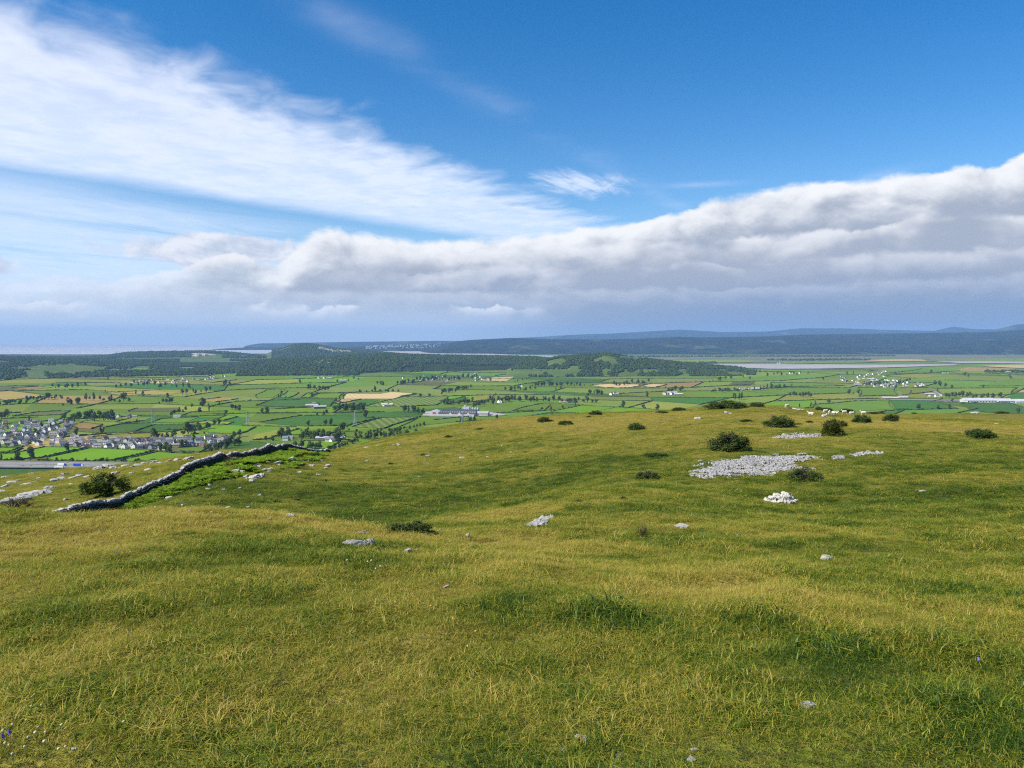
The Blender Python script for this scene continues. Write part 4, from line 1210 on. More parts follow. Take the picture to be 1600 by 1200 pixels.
# trees: the 300 that show largest are individuals, the rest one mass
RA0 = np.array(on_plane(-160, 726.0, 1.0)[:2]); RB0 = np.array(on_plane(260, 730.3, 1.0)[:2])
_ru = (RB0 - RA0) / np.hypot(*(RB0 - RA0))
TREES = [t for t in TREES if not (-60 < (t[0] - RA0[0]) * -_ru[1] + (t[1] - RA0[1]) * _ru[0] < 38)]
for i in range(26):
    q = RA0 + (RB0 - RA0) * random.uniform(.28, .86) + np.array([-_ru[1], _ru[0]]) * random.uniform(39, 44)
    TREES.append((q[0], q[1], 'small', random.uniform(.5, 1.1), 'rounded bush in the row along the far edge of the motorway'))
TREES.sort(key=lambda t: math.hypot(t[0], t[1]) / t[3])
far_p = []; far_s = []; far_i = []
FAR = []
for kd in ('broad', 'tall', 'conifer', 'small'):
    for (tm, cm) in KINDS[kd]:
        V = [tuple(v.co) for v in tm.vertices]; b0 = len(V)
        Fc = [tuple(p.vertices) for p in tm.polygons] + [tuple(b0 + k for k in p.vertices) for p in cm.polygons]
        mi = [0] * len(tm.polygons) + [1] * len(cm.polygons)
        V += [tuple(v.co) for v in cm.vertices]
        me = mesh('tree', V, Fc, [M_bark, cm.materials[0]]); me.polygons.foreach_set('material_index', mi)
        FAR.append((kd, me))
for k, (x, y, kd, s, lab) in enumerate(TREES):
    if k < 300:
        tm, cm = random.choice(KINDS[kd])
        o = empty('tree', (x, y, vz(x, y) + 1.6), random.uniform(0, 6.28), s)
        lab = lab or L_HEDGE
        if 'spreading' not in lab and 'bush' not in lab:
            lab = {'broad': 'broad rounded ', 'tall': 'tall narrow ', 'conifer': 'pointed conifer like ', 'small': 'small bushy '}[kd] + lab.replace('dark leafy ', '').replace('leafy ', '')
        tag(o, lab, 'tree', None if 'spreading' in lab else 'valley trees')
        obj('trunk', tm, o); obj('crown', cm, o)
    else:
        ii = [i for i, f in enumerate(FAR) if f[0] == kd]
        far_p.append((x, y, vz(x, y) + 1.6)); far_s.append(s); far_i.append(random.choice(ii))
far_s = np.array(far_s)
instancer('far_trees', far_p, np.column_stack([np.zeros((len(far_p), 2)), rng.uniform(0, 6.28, len(far_p))]), np.column_stack([far_s] * 3), far_i, [f[1] for f in FAR],
          'scatter of small far trees and hedgerow bushes across the plain', 'trees')

# ------------------------------------------------------------------ motorway, lorries, works, pylons
M_tar = simple('worn_tarmac', (0.25, 0.245, 0.235), (0.20, 0.195, 0.19), 0.05, 0.9)
M_line = simple('lane_paint', (0.7, 0.7, 0.68), None, 0.2)
M_verge = simple('verge_grass', (0.10, 0.13, 0.03), (0.16, 0.15, 0.05), 0.03)
RA = np.array(on_plane(-160, 726.0, 1.0)[:2]); RB = np.array(on_plane(260, 730.3, 1.0)[:2])
ru = (RB - RA) / np.hypot(*(RB - RA)); rn_ = np.array([-ru[1], ru[0]])
if rn_[1] < 0: rn_ = -rn_
def strip(name, o0, o1, mat, lift, a=RA, b=RB):
    P = [a + rn_ * o0, b + rn_ * o0, b + rn_ * o1, a + rn_ * o1]
    me = mesh(name, [(p[0], p[1], 4.0 + lift) for p in P], [(0, 1, 2, 3)], mat)
    if me.polygons[0].normal.z < 0: me.flip_normals()
    return tag(obj(name, me), kind='structure')
strip('road_verge', -34, 34, M_verge, 0)
strip('motorway', -27, -5, M_tar, 0.25); strip('motorway', -2, 21, M_tar, 0.25)
for o_ in (-25.5, -7, 0, 19):
    strip('lane_line', o_ - .2, o_ + .2, M_line, 0.30)
M_rubber = simple('rubber', (0.02, 0.02, 0.02), None, 5, 0.8)
M_blue = simple('blue_trailer', (0.02, 0.07, 0.55), (0.015, 0.06, 0.48), 0.5, 0.4, spec=0.4)
M_wht = simple('white_trailer', (0.80, 0.80, 0.80), (0.74, 0.74, 0.74), 0.5, 0.4, spec=0.4)
def wheel_me(r_, w_):
    b = MB(); n = 16
    b.tube([(0, -w_, 0), (0, w_, 0)], [r_, r_], n, 0); b.tube([(0, -w_ - .02, 0), (0, w_ + .02, 0)], [r_ * .55, r_ * .55], n, 1)
    return b.me('wheel', [M_rubber, M_wht])
WHEEL = wheel_me(.52, .16)
def lorry(px, py, box_mat, cab_mat, label, L=12.5, hb=3.0, rev=False, s=1.0):
    p = on_plane(px, py, 4.2)
    a = math.atan2(ru[1], ru[0]) + (math.pi if rev else 0)
    o = empty('lorry', (p.x, p.y, 4.28), a, s)
    tag(o, label, 'lorry')
    b = MB(); b.box(-L / 2, L / 2 - 3.0, -1.25, 1.25, 1.05, 1.05 + hb); obj('trailer_box', b.me('trailer_box', box_mat), o)
    b = MB(); b.box(-L / 2 + .1, L / 2 - .3, -.5, .5, .7, 1.03); obj('chassis', b.me('chassis', M_rubber), o)
    c = L / 2
    b = MB()
    for sd in (-1.2, 1.2):
        b.face([(c - 2.6, sd, .5), (c - .1, sd, .5), (c, sd, 1.9), (c - .35, sd, 3.3), (c - 2.0, sd, 3.75), (c - 2.6, sd, 3.75)][::(1 if sd < 0 else -1)])
    prof = [(c - 2.6, .5), (c - .1, .5), (c, 1.9), (c - .35, 3.3), (c - 2.0, 3.75), (c - 2.6, 3.75)]
    for (x1, z1), (x2, z2) in zip(prof, prof[1:] + prof[:1]):
        b.face([(x1, -1.2, z1), (x1, 1.2, z1), (x2, 1.2, z2), (x2, -1.2, z2)])
    cb = obj('cab', b.me('cab', cab_mat), o)
    b = MB(); b.face([(c + .02, -1.05, 2.0), (c + .02, 1.05, 2.0), (c - .31, 1.05, 3.15), (c - .31, -1.05, 3.15)]); b.face([(c - 1.5, -1.22, 2.0), (c - .3, -1.22, 2.0), (c - .5, -1.22, 2.95), (c - 1.5, -1.22, 2.95)])
    obj('windscreen', b.me('windscreen', M_window), cb)
    for x_ in (-L / 2 + 1.2, -L / 2 + 2.5, L / 2 - 4.4, L / 2 - 1.4):
        for y_ in (-1.05, 1.05):
            obj('wheel', WHEEL, o, (x_, y_, .53))
lorry(122.5, 728.6, M_blue, M_wht, 'blue box lorry with a white cab driving along the motorway', 15.5, 3.2)
lorry(97, 728.0, M_wht, M_blue, 'white box lorry with a blue cab driving along the motorway', 13)
lorry(92.5, 731.4, M_wht, M_wht, 'long low all white lorry on the nearer motorway carriageway', 14, 2.3, True)

M_fac_wall = simple('factory_brown', (0.16, 0.11, 0.095), (0.12, 0.085, 0.075), 0.05)
M_fac_roof = simple('factory_roof', (0.40, 0.385, 0.36), (0.31, 0.30, 0.285), 0.05, 0.7)
M_red = simple('red_panel', (0.50, 0.07, 0.05), (0.42, 0.06, 0.04), 0.2)
M_glow = simple('roof_glazing', (0.52, 0.54, 0.55), None, 0.2, 0.4)
M_yard = simple('concrete_yard', (0.42, 0.38, 0.33), (0.33, 0.30, 0.27), 0.03)
def factory():
    p0 = on_plane(672, 649.3, 2); p1 = on_plane(757, 650.2, 2)
    d = p1 - p0; L = d.length
    a = math.atan2(d.y, d.x)
    o = empty('factory', (p0.x, p0.y, vz(p0.x, p0.y) + 2.2), a)
    tag(o, 'long low factory hall with ridged grey roof and red gable panel', 'factory')
    D = 62
    def part(nm, b, mats): return obj(nm, b.me(nm, mats), o)
    b = MB(); b.box(22, L - 22, 0, D, -2, 8.5); hall = part('hall', b, M_fac_wall)
    b = MB(); b.box(0, L - 26, -10, -.3, -2, 3.6); part('loading_front', b, M_white_metal)
    nb = 17; x0 = 22; w_ = (L - 44) / nb
    for i in range(nb):
        b = MB(); xa = x0 + i * w_; xm = xa + w_ * .5; xb = xa + w_ - .15
        A_ = [(xa, -.8, 8.52), (xm, -.8, 12.6), (xb, -.8, 8.52)]; B_ = [(x, D + .8, z) for x, y, z in A_]
        b.face(A_[::-1]); b.face(B_); b.face([A_[0], A_[1], B_[1], B_[0]]); b.face([A_[1], A_[2], B_[2], B_[1]])
        obj('roof_bay', b.me('roof_bay', M_fac_roof), o)
    for i in (5, 9, 13):
        b = MB(); b.box(22 + i * w_, 22 + i * w_ + 5, -.35, -.02, 0, 7); obj('dock_door', b.me('dock_door', M_white_metal), o)
    b = MB(); b.box(-2, 21.5, 3, 40, -2, 9)
    b.face([(-2, 2.9, 9.02), (21.5, 2.9, 9.02), (9.7, 2.9, 13)]); b.face([(-2, 40, 9.02), (9.7, 40, 13), (21.5, 40, 9.02)]); b.face([(-2.4, 2.9, 9.02), (9.7, 2.9, 13.02), (9.7, 40, 13.02), (-2.4, 40, 9.02)]); b.face([(9.7, 2.9, 13.02), (21.6, 2.9, 9.02), (21.6, 40, 9.02), (9.7, 40, 13.02)])
    part('white_annexe', b, M_white_metal)
    b = MB(); b.box(6, 14, 2.5, 2.8, 4.5, 8.5); part('red_panel', b, M_red)
    b = MB(); b.box(L - 21.5, L + 8, 4, 40, -2, 6.2); b.face([(L - 22, 3, 6.22), (L + 8.5, 3, 6.22), (L + 8.5, 22, 11), (L - 22, 22, 11)]); b.face([(L + 8.5, 41, 6.22), (L - 22, 41, 6.22), (L - 22, 22, 11), (L + 8.5, 22, 11)]); b.face([(L + 8, 4, 6.2), (L + 8, 40, 6.2), (L + 8, 22, 10.9)])
    part('end_shed', b, M_fac_roof)
    b = MB(); b.box(L * .52, L * .52 + 18, D + 4, D + 18, -2, 17); b.box(L * .52 + 4, L * .52 + 8, D + 5, D + 9, 17.01, 22); part('tower_block', b, M_white_metal)
    for k in range(4):
        b = MB(); b.tube([(L * .66 + k * 7, D + 8, -2), (L * .66 + k * 7, D + 8, 14)], [2.6, 2.6], 14); b.tube([(L * .66 + k * 7, D + 8, 14), (L * .66 + k * 7, D + 8, 16)], [2.6, .4], 14); obj('silo', b.me('silo', M_glow), o)
factory()
sheet('yard', pxpoly([(660, 651), (762, 651.5), (792, 650), (770, 645), (700, 641), (662, 645)]), M_yard, 2.6, 3)
def shed(x0, x1, py, D, h, label):
    p0 = on_plane(x0, py, 2); p1 = on_plane(x1, py, 2); d = p1 - p0; L = d.length
    o = empty('greenhouse_shed', (p0.x, p0.y, vz(p0.x, p0.y) + 2.2), math.atan2(d.y, d.x))
    tag(o, label, 'shed')
    b = MB(); b.box(0, L, 0, D, -3, h); obj('wall', b.me('wall', M_white_metal), o)
    b = MB(); A_ = [(-1, -1, h + .02), (-1, D / 2, h + 7), (-1, D + 1, h + .02)]; B_ = [(L + 1, y, z) for x, y, z in A_]
    b.face(A_); b.face(B_[::-1]); b.face([A_[0], B_[0], B_[1], A_[1]]); b.face([A_[1], B_[1], B_[2], A_[2]])
    r_ = obj('roof', b.me('roof', M_white_metal), o)
    n = int(L / 9)
    b = MB(); b.box(-1.2, 1.2, -.1, .15, 1.2, 3.4); wm = b.me('window', M_window)
    for i in range(n):
        obj('window', wm, o, (4 + i * (L - 8) / max(1, n - 1), -.1, 0))
shed(1512, 1557, 627.5, 44, 5.5, 'long white shed with a row of dark openings beside the main road')
shed(1560, 1584, 627.8, 40, 5.0, 'shorter white shed at the end of the long white shed')
shed(1588, 1640, 628, 36, 4.0, 'low flat white shed beyond the two white sheds')
sheet('road', pxpoly([(1380, 624.5), (1515, 624.5), (1510, 626), (1380, 626)]), M_tar, 3.0, 3)
sheet('road', pxpoly([(1448, 605.5), (1452, 605.3), (1470, 615), (1464, 615)]), M_tar, 3.0, 3)
M_steel = simple('galvanised_steel', (0.42, 0.44, 0.45), (0.36, 0.38, 0.39), 0.3, 0.5)
def pylon_parts():
    H = 34; b = MB()
    def bar(p, q, t=.16): b.tube([p, q], [t, t], 4)
    def wd(z): return 3.2 * (1 - z / H) ** 1.25 + .55
    lv = [0, 7, 13, 18, 22, 26, 30, 34]
    for sx, sy in ((1, 1), (1, -1), (-1, -1), (-1, 1)):
        for z0, z1 in zip(lv, lv[1:]):
            bar((sx * wd(z0), sy * wd(z0), z0), (sx * wd(z1), sy * wd(z1), z1), .22)
    for z0, z1 in zip(lv, lv[1:]):
        for (a, c) in (((1, 1), (1, -1)), ((1, -1), (-1, -1)), ((-1, -1), (-1, 1)), ((-1, 1), (1, 1))):
            bar((a[0] * wd(z0), a[1] * wd(z0), z0), (c[0] * wd(z1), c[1] * wd(z1), z1)); bar((c[0] * wd(z0), c[1] * wd(z0), z0), (a[0] * wd(z1), a[1] * wd(z1), z1))
    tower = b.me('tower', M_steel)
    b = MB()
    for s in (-1, 1):
        for y_ in (-.5, .5):
            b.tube([(0, y_, -.8), (s * 5.5, 0, 0)], [.16, .1], 4); b.tube([(0, y_, .8), (s * 5.5, 0, 0)], [.16, .1], 4)
        b.tube([(s * 5.4, 0, 0), (s * 5.4, 0, -1.8)], [.12, .12], 5)
    return tower, b.me('cross_arm', M_steel)
PT, PA = pylon_parts()
for (px, py, lab) in [(239, 660, 'slender steel pylon beyond the roofs of the motorway village'), (387, 664, 'steel pylon standing in bright pasture near a hedge of trees'), (555, 665, 'steel pylon at the edge of the dark blue green field'), (723, 664, 'steel pylon standing just in front of the factory')]:
    p = on_plane(px, py, 2)
    o = empty('pylon', (p.x, p.y, vz(p.x, p.y) + 1.5), R(35))
    tag(o, lab, 'pylon')
    obj('tower', PT, o)
    for z in (22.5, 26.5, 30.5):
        obj('cross_arm', PA, o, (0, 0, z))
# ------------------------------------------------------------------ limestone
def stone_mat(name, c1, c2, c3, sc):
    m_ = new_mat(name)
    N = NT(m_.node_tree)
    tc = N.node('ShaderNodeTexCoord'); o = tc.outputs['Object']
    oi = N.node('ShaderNodeObjectInfo')
    ge = N.node('ShaderNodeNewGeometry')
    n = N.noise(o, sc, 6, 0.65); n2 = N.noise(o, sc * 4, 5, 0.7)
    c = N.mix(N.ss(n, 0.35, 0.65), c1, c2)
    c = N.mix(N.ss(n2, 0.58, 0.72, 0, .8), c, c3)
    hs = N.node('ShaderNodeHueSaturation'); N.put(hs.inputs['Color'], c)
    N.put(hs.inputs['Value'], N.add(0.78, N.mul(oi.outputs['Random'], 0.2), N.mul(ge.outputs['Random Per Island'], 0.28)))
    principled(N, hs.outputs[0], 0.9, N.add(n, N.mul(n2, .5)), 0.6, 0.03, 0.15)
    return m_
M_lime = stone_mat('limestone', (0.40, 0.385, 0.35), (0.31, 0.30, 0.275), (0.15, 0.145, 0.13), 4.0)
M_wall_shaded = stone_mat('shaded_wallstone', (0.090, 0.078, 0.060), (0.056, 0.050, 0.040), (0.028, 0.026, 0.020), 3.0)  # limestone darkened to carry the shade on the wall's near face
M_top_lit = stone_mat('sunlit_topstone', (0.44, 0.42, 0.38), (0.33, 0.315, 0.285), (0.15, 0.145, 0.13), 3.0)  # same stone made paler, sunlight on the wall top put into its colour
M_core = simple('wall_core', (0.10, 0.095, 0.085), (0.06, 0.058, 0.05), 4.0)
M_scree = stone_mat('scree_limestone', (0.33, 0.322, 0.31), (0.24, 0.235, 0.23), (0.13, 0.128, 0.12), 6.0)
def rock_me(name, seed, sub=3, flat=0.6, mat=None, blocky=0.5):
    rr = random.Random(seed)
    bm = bmesh.new()
    bmesh.ops.create_icosphere(bm, subdivisions=sub, radius=1.0)
    planes = []
    for i in range(11):
        n = Vector((rr.gauss(0, 1), rr.gauss(0, 1), rr.gauss(0, .8))).normalized()
        planes.append((n, rr.uniform(.52, .92)))
    planes.append((Vector((rr.uniform(-.2, .2), rr.uniform(-.2, .2), 1)).normalized(), rr.uniform(.45, .6)))
    ph = [rr.uniform(0, 6) for _ in range(6)]
    for v in bm.verts:
        p = v.co.copy()
        for n, d in planes:
            k = p.dot(n) - d
            if k > 0: p -= n * k * 0.92
        f = 1 + .10 * math.sin(9 * p.x + ph[3]) * math.sin(8 * p.y + ph[4] + 3 * p.z) + .05 * math.sin(5 * p.x + ph[0]) * math.sin(6 * p.y + ph[1]) + .04 * math.sin(11 * p.z + ph[2] + 4 * p.x) + rr.uniform(-.06, .06)
        p *= f
        v.co = Vector((p.x, p.y, p.z * flat))
    me = bpy.data.meshes.new(name)
    bm.to_mesh(me); bm.free()
    me.materials.append(mat or M_lime)
    return me
ROCKS = [rock_me('rock', 300 + k, 3, .62) for k in range(7)]
SLABS = [rock_me('slab', 330 + k, 3, .30) for k in range(5)]
def rock(px, py, wpx, hpx, label, group=None, flat=False, cat='rock', name='limestone_rock', deep=None, mats=None):
    p = hit(px, py)
    d = p.y
    w_ = wpx / F * d / 2; h = hpx / F * d
    me = random.choice(SLABS if flat else ROCKS)
    fl = 0.30 if flat else 0.62
    sz = h / (fl * 1.05) * (1.6 if flat else 0.95)
    o = obj(name, me, None, (p.x, p.y + (deep or w_) * .5, hz(p.x, p.y + (deep or w_) * .5) + h * .20), random.uniform(-.5, .5), (w_ * 1.15, (deep or w_ * random.uniform(.7, 1.0)), max(sz * (.5 if flat else .72), .03)))
    o.rotation_euler = (random.uniform(-.2, .2), random.uniform(-.2, .2), random.uniform(-.6, .6) + random.choice([0, math.pi]))
    tag(o, label, cat, group)
    return o
GS = 'pale limestone rocks strewn on the slope below the bracken'
LS = 'pale limestone rock strewn on the turf slope below the bracken'
for a in [(367, 741, 12, 12), (378, 739, 8, 7), (382, 746, 12, 5), (396, 748, 16, 9), (407, 747, 13, 9), (392, 753, 10, 5), (385, 750, 5, 4), (418, 724, 6, 5), (433, 725, 12, 5), (405, 731, 8, 7), (452, 722, 14, 9), (461, 725, 12, 6), (470, 728, 7, 6), (487, 729, 9, 5), (512, 729, 8, 6), (509, 733, 6, 4), (421, 734, 10, 4), (411, 735, 10, 3),
          (497, 743, 10, 4), (467, 739, 8, 3), (436, 727, 5, 4), (398, 729, 6, 4), (405, 775, 8, 4), (349, 766, 6, 4), (374, 765, 6, 4), (388, 794, 6, 4), (355, 794, 10, 3), (328, 760, 8, 6), (325, 765, 10, 3), (298, 764, 7, 6), (304, 768, 4, 3), (264, 779, 12, 6), (228, 792, 7, 4), (243, 795, 6, 4), (285, 792, 5, 5), (302, 793, 4, 3), (296, 800, 5, 4), (317, 804, 4, 3), (330, 803, 6, 4), (420, 738, 7, 3), (443, 731, 4, 3), (480, 722, 6, 3), (500, 720, 12, 3), (520, 716, 6, 2)]:
    rock(*a, LS, GS)
GP = 'limestone outcrops beyond the drystone wall'
LP = 'weathered limestone outcrop in dry turf beyond the drystone wall'
for a in [(5, 787, 26, 9), (22, 783, 34, 10), (40, 777, 34, 9), (60, 771, 34, 8), (75, 764, 20, 6), (30, 779, 30, 8), (50, 774, 28, 6), (5, 762, 14, 5), (15, 755, 16, 4), (40, 757, 18, 4), (50, 754, 12, 3), (85, 752, 14, 5), (95, 749, 14, 4), (100, 742, 12, 4), (115, 747, 18, 4), (122, 744, 14, 4), (133, 747, 12, 3), (150, 734, 18, 5), (165, 731, 18, 5), (176, 733, 20, 5), (178, 741, 16, 5), (195, 729, 14, 4),
          (102, 782, 9, 5), (206, 731, 10, 3), (215, 728, 20, 4), (240, 724, 16, 5), (250, 724, 12, 4), (262, 722, 10, 5), (277, 720, 14, 5), (292, 719, 16, 6), (230, 735, 12, 3), (205, 740, 10, 3), (28, 752, 9, 3), (60, 748, 8, 3), (5, 747, 10, 4), (48, 741, 9, 3), (0, 769, 14, 4), (110, 757, 8, 3), (225, 725, 12, 4)]:
    rock(*a, LP, GP, True, 'outcrop', 'limestone_outcrop')
# lone stones with a look of their own
rock(556, 855, 44, 15, 'long white limestone rib with orange soil beside the low spreading juniper', None, False, name='limestone_rib', deep=.12)
rock(575, 857, 20, 24, 'upright white limestone block at the end of the white rib')
rock(563, 836, 16, 9, 'small flat white stone just behind the white limestone rib')
rock(636, 864, 12, 9, 'small grey stone half buried in bare red soil', None, True)
rock(650, 861, 9, 6, 'small white stone beside the half buried grey stone')
rock(689, 832, 6, 9, 'small upright white stone right of the low spreading juniper')
rock(730, 839, 7, 7, 'small pointed white stone in long grass past the low juniper')
rock(697, 920, 10, 5, 'small pale stone in a worn dry patch of near grass')
rock(908, 1160, 20, 12, 'fist sized grey stone sunk in the near grass')
rock(1268, 1108, 34, 12, 'flat grey stone lying in a dark hollow of near grass', None, True)
rock(1295, 877, 32, 12, 'low white rock with red soil in the turf below the cairn', None, True)
rock(1066, 825, 21, 12, 'low pale rock beside a twiggy brown bush')
for (px, py, w_, h) in [(1233, 893, 6, 4), (1246, 888, 5, 4), (1098, 838, 6, 3), (1152, 838, 5, 3)]:
    rock(px, py, w_, h, 'tiny pale stone in dry turf below the cairn', 'tiny stones below the cairn')
for (px, py, w_, h) in [(454, 808, 15, 7), (443, 820, 14, 4), (421, 812, 6, 4)]:
    rock(px, py, w_, h, 'white stone at the near foot of the turf slope', 'stones at the near foot of the turf slope')
for (px, py, w_, h) in [(722, 717, 9, 5), (668, 714, 7, 4), (623, 697, 7, 4), (655, 746, 6, 3), (573, 721, 5, 3), (784, 698, 3, 2), (812, 693, 4, 2), (762, 715, 5, 2), (798, 708, 4, 2), (615, 696, 6, 3), (572, 700, 10, 3), (590, 697, 6, 2)]:
    rock(px, py, w_, h, 'small white stone on the open dome of dry turf', 'small stones on the open turf dome')
for (px, py, w_, h) in [(1088, 655, 6, 5), (1093, 655, 7, 6), (1136, 646, 8, 4), (1142, 647, 5, 3)]:
    rock(px, py, w_, h, 'white stone on the far dry turf near the hill crest', 'white stones near the hill crest')
for (px, py, w_, h) in [(1243, 640, 8, 3), (1249, 641, 7, 4), (1255, 641, 8, 3)]:
    rock(px, py, w_, h, 'pale rock on the crest beside the flock of sheep', 'pale rocks on the crest by the sheep')
rock(1571, 736, 8, 3, 'small white stone on smooth green turf away from the bushes')
rock(1443, 769, 12, 4, 'low brown stone on a bare soil patch in green turf', None, True)
rock(1526, 639, 16, 5, 'pale rocky knob on the hill crest above the dark fields')
rock(1558, 663, 6, 2, 'tiny pale stone in the dry grass below the crest')
for (px, py, w_, h) in [(1085, 1175, 10, 5), (880, 1178, 7, 5), (970, 1185, 16, 5), (1540, 1175, 12, 5), (1080, 1192, 16, 6)]:
    rock(px, py, w_, h, 'pale pebble showing through worn near grass', 'pebbles in the near grass', True, name='pebble')

M_soil = simple('orange_soil', (0.30, 0.15, 0.045), (0.20, 0.10, 0.035), 8.0, 1.0, 0.6, 0.03)
SOIL = rock_me('soil', 390, 3, .25, M_soil)
for (px, py, w_, h) in [(557, 855, 30, 8), (634, 860, 16, 5), (1440, 768, 20, 3), (1285, 877, 22, 3), (690, 916, 18, 3), (708, 667, 10, 2), (660, 711, 9, 2)]:
    p = hit(px, py); s = w_ / F * p.y / 2
    q = obj('bare_soil', SOIL, None, (p.x, p.y + s * .3, hz(p.x, p.y + s * .3)), 0.3, (s, s * .8, max(.05, h / F * p.y * 1.6)))
    tag(q, kind='structure')
# cairn: a low heap of separate stones
M_cairn = stone_mat('white_limestone', (0.52, 0.50, 0.45), (0.43, 0.41, 0.37), (0.27, 0.255, 0.23), 4.0)
CAIRN_ROCKS = [rock_me('stone', 360 + k, 3, .62, M_cairn) for k in range(6)]
def cairn():
    p = hit(1221, 785)
    S = 48 / F * p.y / 2
    o = empty('cairn', (p.x, p.y, p.z), 0)
    tag(o, 'low heap of bright white limestone blocks on green turf', 'cairn')
    rr = random.Random(5)
    spots = [(-.85, .0, .10, .30), (-.62, -.30, .08, .22), (-.45, .12, .12, .28), (-.30, -.42, .07, .26), (0.02, -.46, .07, .20), (.10, -.05, .10, .30), (.32, -.35, .08, .22), (.50, .05, .12, .30), (.72, -.2, .09, .24), (.88, .1, .10, .22), (-.1, .4, .12, .3), (.4, .45, .12, .3), (-.55, .5, .1, .26), (.8, .45, .1, .24),
             (-.60, .02, .32, .26), (-.25, .0, .34, .30), (.12, .08, .36, .30), (.42, .1, .36, .32), (.64, .1, .32, .24), (-.05, -.22, .26, .20), (.30, .06, .54, .30), (.52, .16, .52, .24), (-.30, .12, .50, .22)]
    for x, y, z, r_ in spots:
        k = obj('stone', random.choice(CAIRN_ROCKS), o, (x * S, y * S * .8, z * S * .95), rr.uniform(0, 6.28), (r_ * S * rr.uniform(1.05, 1.4), r_ * S * rr.uniform(.85, 1.1), r_ * S * rr.uniform(.95, 1.25)))
        k.rotation_euler = (rr.uniform(-.4, .4), rr.uniform(-.4, .4), rr.uniform(0, 6.28))
    rock(1246, 783, 6, 4, 'single white stone lying just right of the cairn')
cairn()

# scree: beds of broken stones
def chip(seed, mat=None):
    rr = random.Random(seed); b = MB()
    P = [(x * rr.uniform(.6, 1), y * rr.uniform(.6, 1), z * rr.uniform(.5, 1)) for z in (-.45, .45) for x, y in ((-1, -.7), (1, -.7), (1, .7), (-1, .7))]
    b.v = P
    b.f = [(0, 3, 2, 1), (4, 5, 6, 7), (0, 1, 5, 4), (1, 2, 6, 5), (2, 3, 7, 6), (3, 0, 4, 7)]; b.mi = [0] * 6
    return b.me('stone', mat or M_scree)
def in_poly(P, x, y):
    ins = np.zeros(len(x), bool)
    for i in range(len(P)):
        x1, y1 = P[i][:2]; x2, y2 = P[(i + 1) % len(P)][:2]
        c = ((y1 > y) != (y2 > y)) & (x < (x2 - x1) * (y - y1) / ((y2 - y1) + 1e-12) + x1)
        ins ^= c
    return ins
SCREE = []; SJ = 3.2
def scree(poly, n, size, label):
    W = [hit(*p) for p in poly]
    SCREE.append([(w_.x, w_.y) for w_ in W])
    xs = [w_.x for w_ in W]; ys = [w_.y for w_ in W]
    x = rng.uniform(min(xs), max(xs), n * 8); y = rng.uniform(min(ys), max(ys), n * 8)
    sz = (max(xs) - min(xs)) / 18
    k = in_poly(W, x + fbm(x / sz, y / sz, 5, 4) * sz * SJ, y + fbm(x / sz, y / sz, 9, 4) * sz * SJ) & (fbm(x / sz / 1.8, y / sz / 1.0, 15, 3) > -.27)
    x = x[k][:n]; y = y[k][:n]
    z = fell_z(x, y)
    V = []; Fc = []
    base = [chip(400 + i) for i in range(8)]
    bv = [np.array([v.co[:] for v in m_.vertices]) for m_ in base]
    bf = [[tuple(p.vertices) for p in m_.polygons] for m_ in base]
    for i in range(len(x)):
        j = random.randrange(8)
        s = size * random.choice([.35, .5, .6, .8, 1.0, 1.2, 1.5, 2.0 if random.random() < .2 else .9])
        M_ = Matrix.Rotation(random.uniform(0, 6.28), 3, 'Z') @ Matrix.Rotation(random.uniform(-.5, .5), 3, 'X') @ Matrix.Rotation(random.uniform(-.5, .5), 3, 'Y')
        v = bv[j] @ np.array(M_).T * s + np.array([x[i], y[i], z[i] + s * .12 + .03])
        b0 = len(V); V += v.tolist(); Fc += [tuple(b0 + q for q in f) for f in bf[j]]
    tag(obj('scree', mesh('scree', V, Fc, M_scree)), label, 'scree', kind='stuff')
scree([(1081, 744), (1090, 735), (1110, 724), (1150, 718), (1175, 713), (1200, 715), (1255, 709), (1262, 716), (1240, 729), (1246, 734), (1205, 738), (1165, 746), (1130, 745), (1095, 749)], 6400, .075, 'broad bed of broken grey limestone stones above the cairn')
scree([(1208, 685), (1235, 680), (1255, 678), (1284, 678), (1272, 685), (1225, 687)], 900, .10, 'small pale stone bed beside the tall rounded bush')
scree([(824, 823), (838, 815), (858, 808), (864, 811), (846, 822), (832, 826)], 380, .055, 'small patch of broken stones in the turf hollow')
scree([(1326, 714), (1375, 708), (1379, 711), (1340, 715)], 260, .09, 'thin line of pale stones in the right hand turf')
scree([(1298, 717), (1312, 713), (1318, 717), (1302, 719)], 120, .09, 'little spill of pale stones beside the thin stone line')

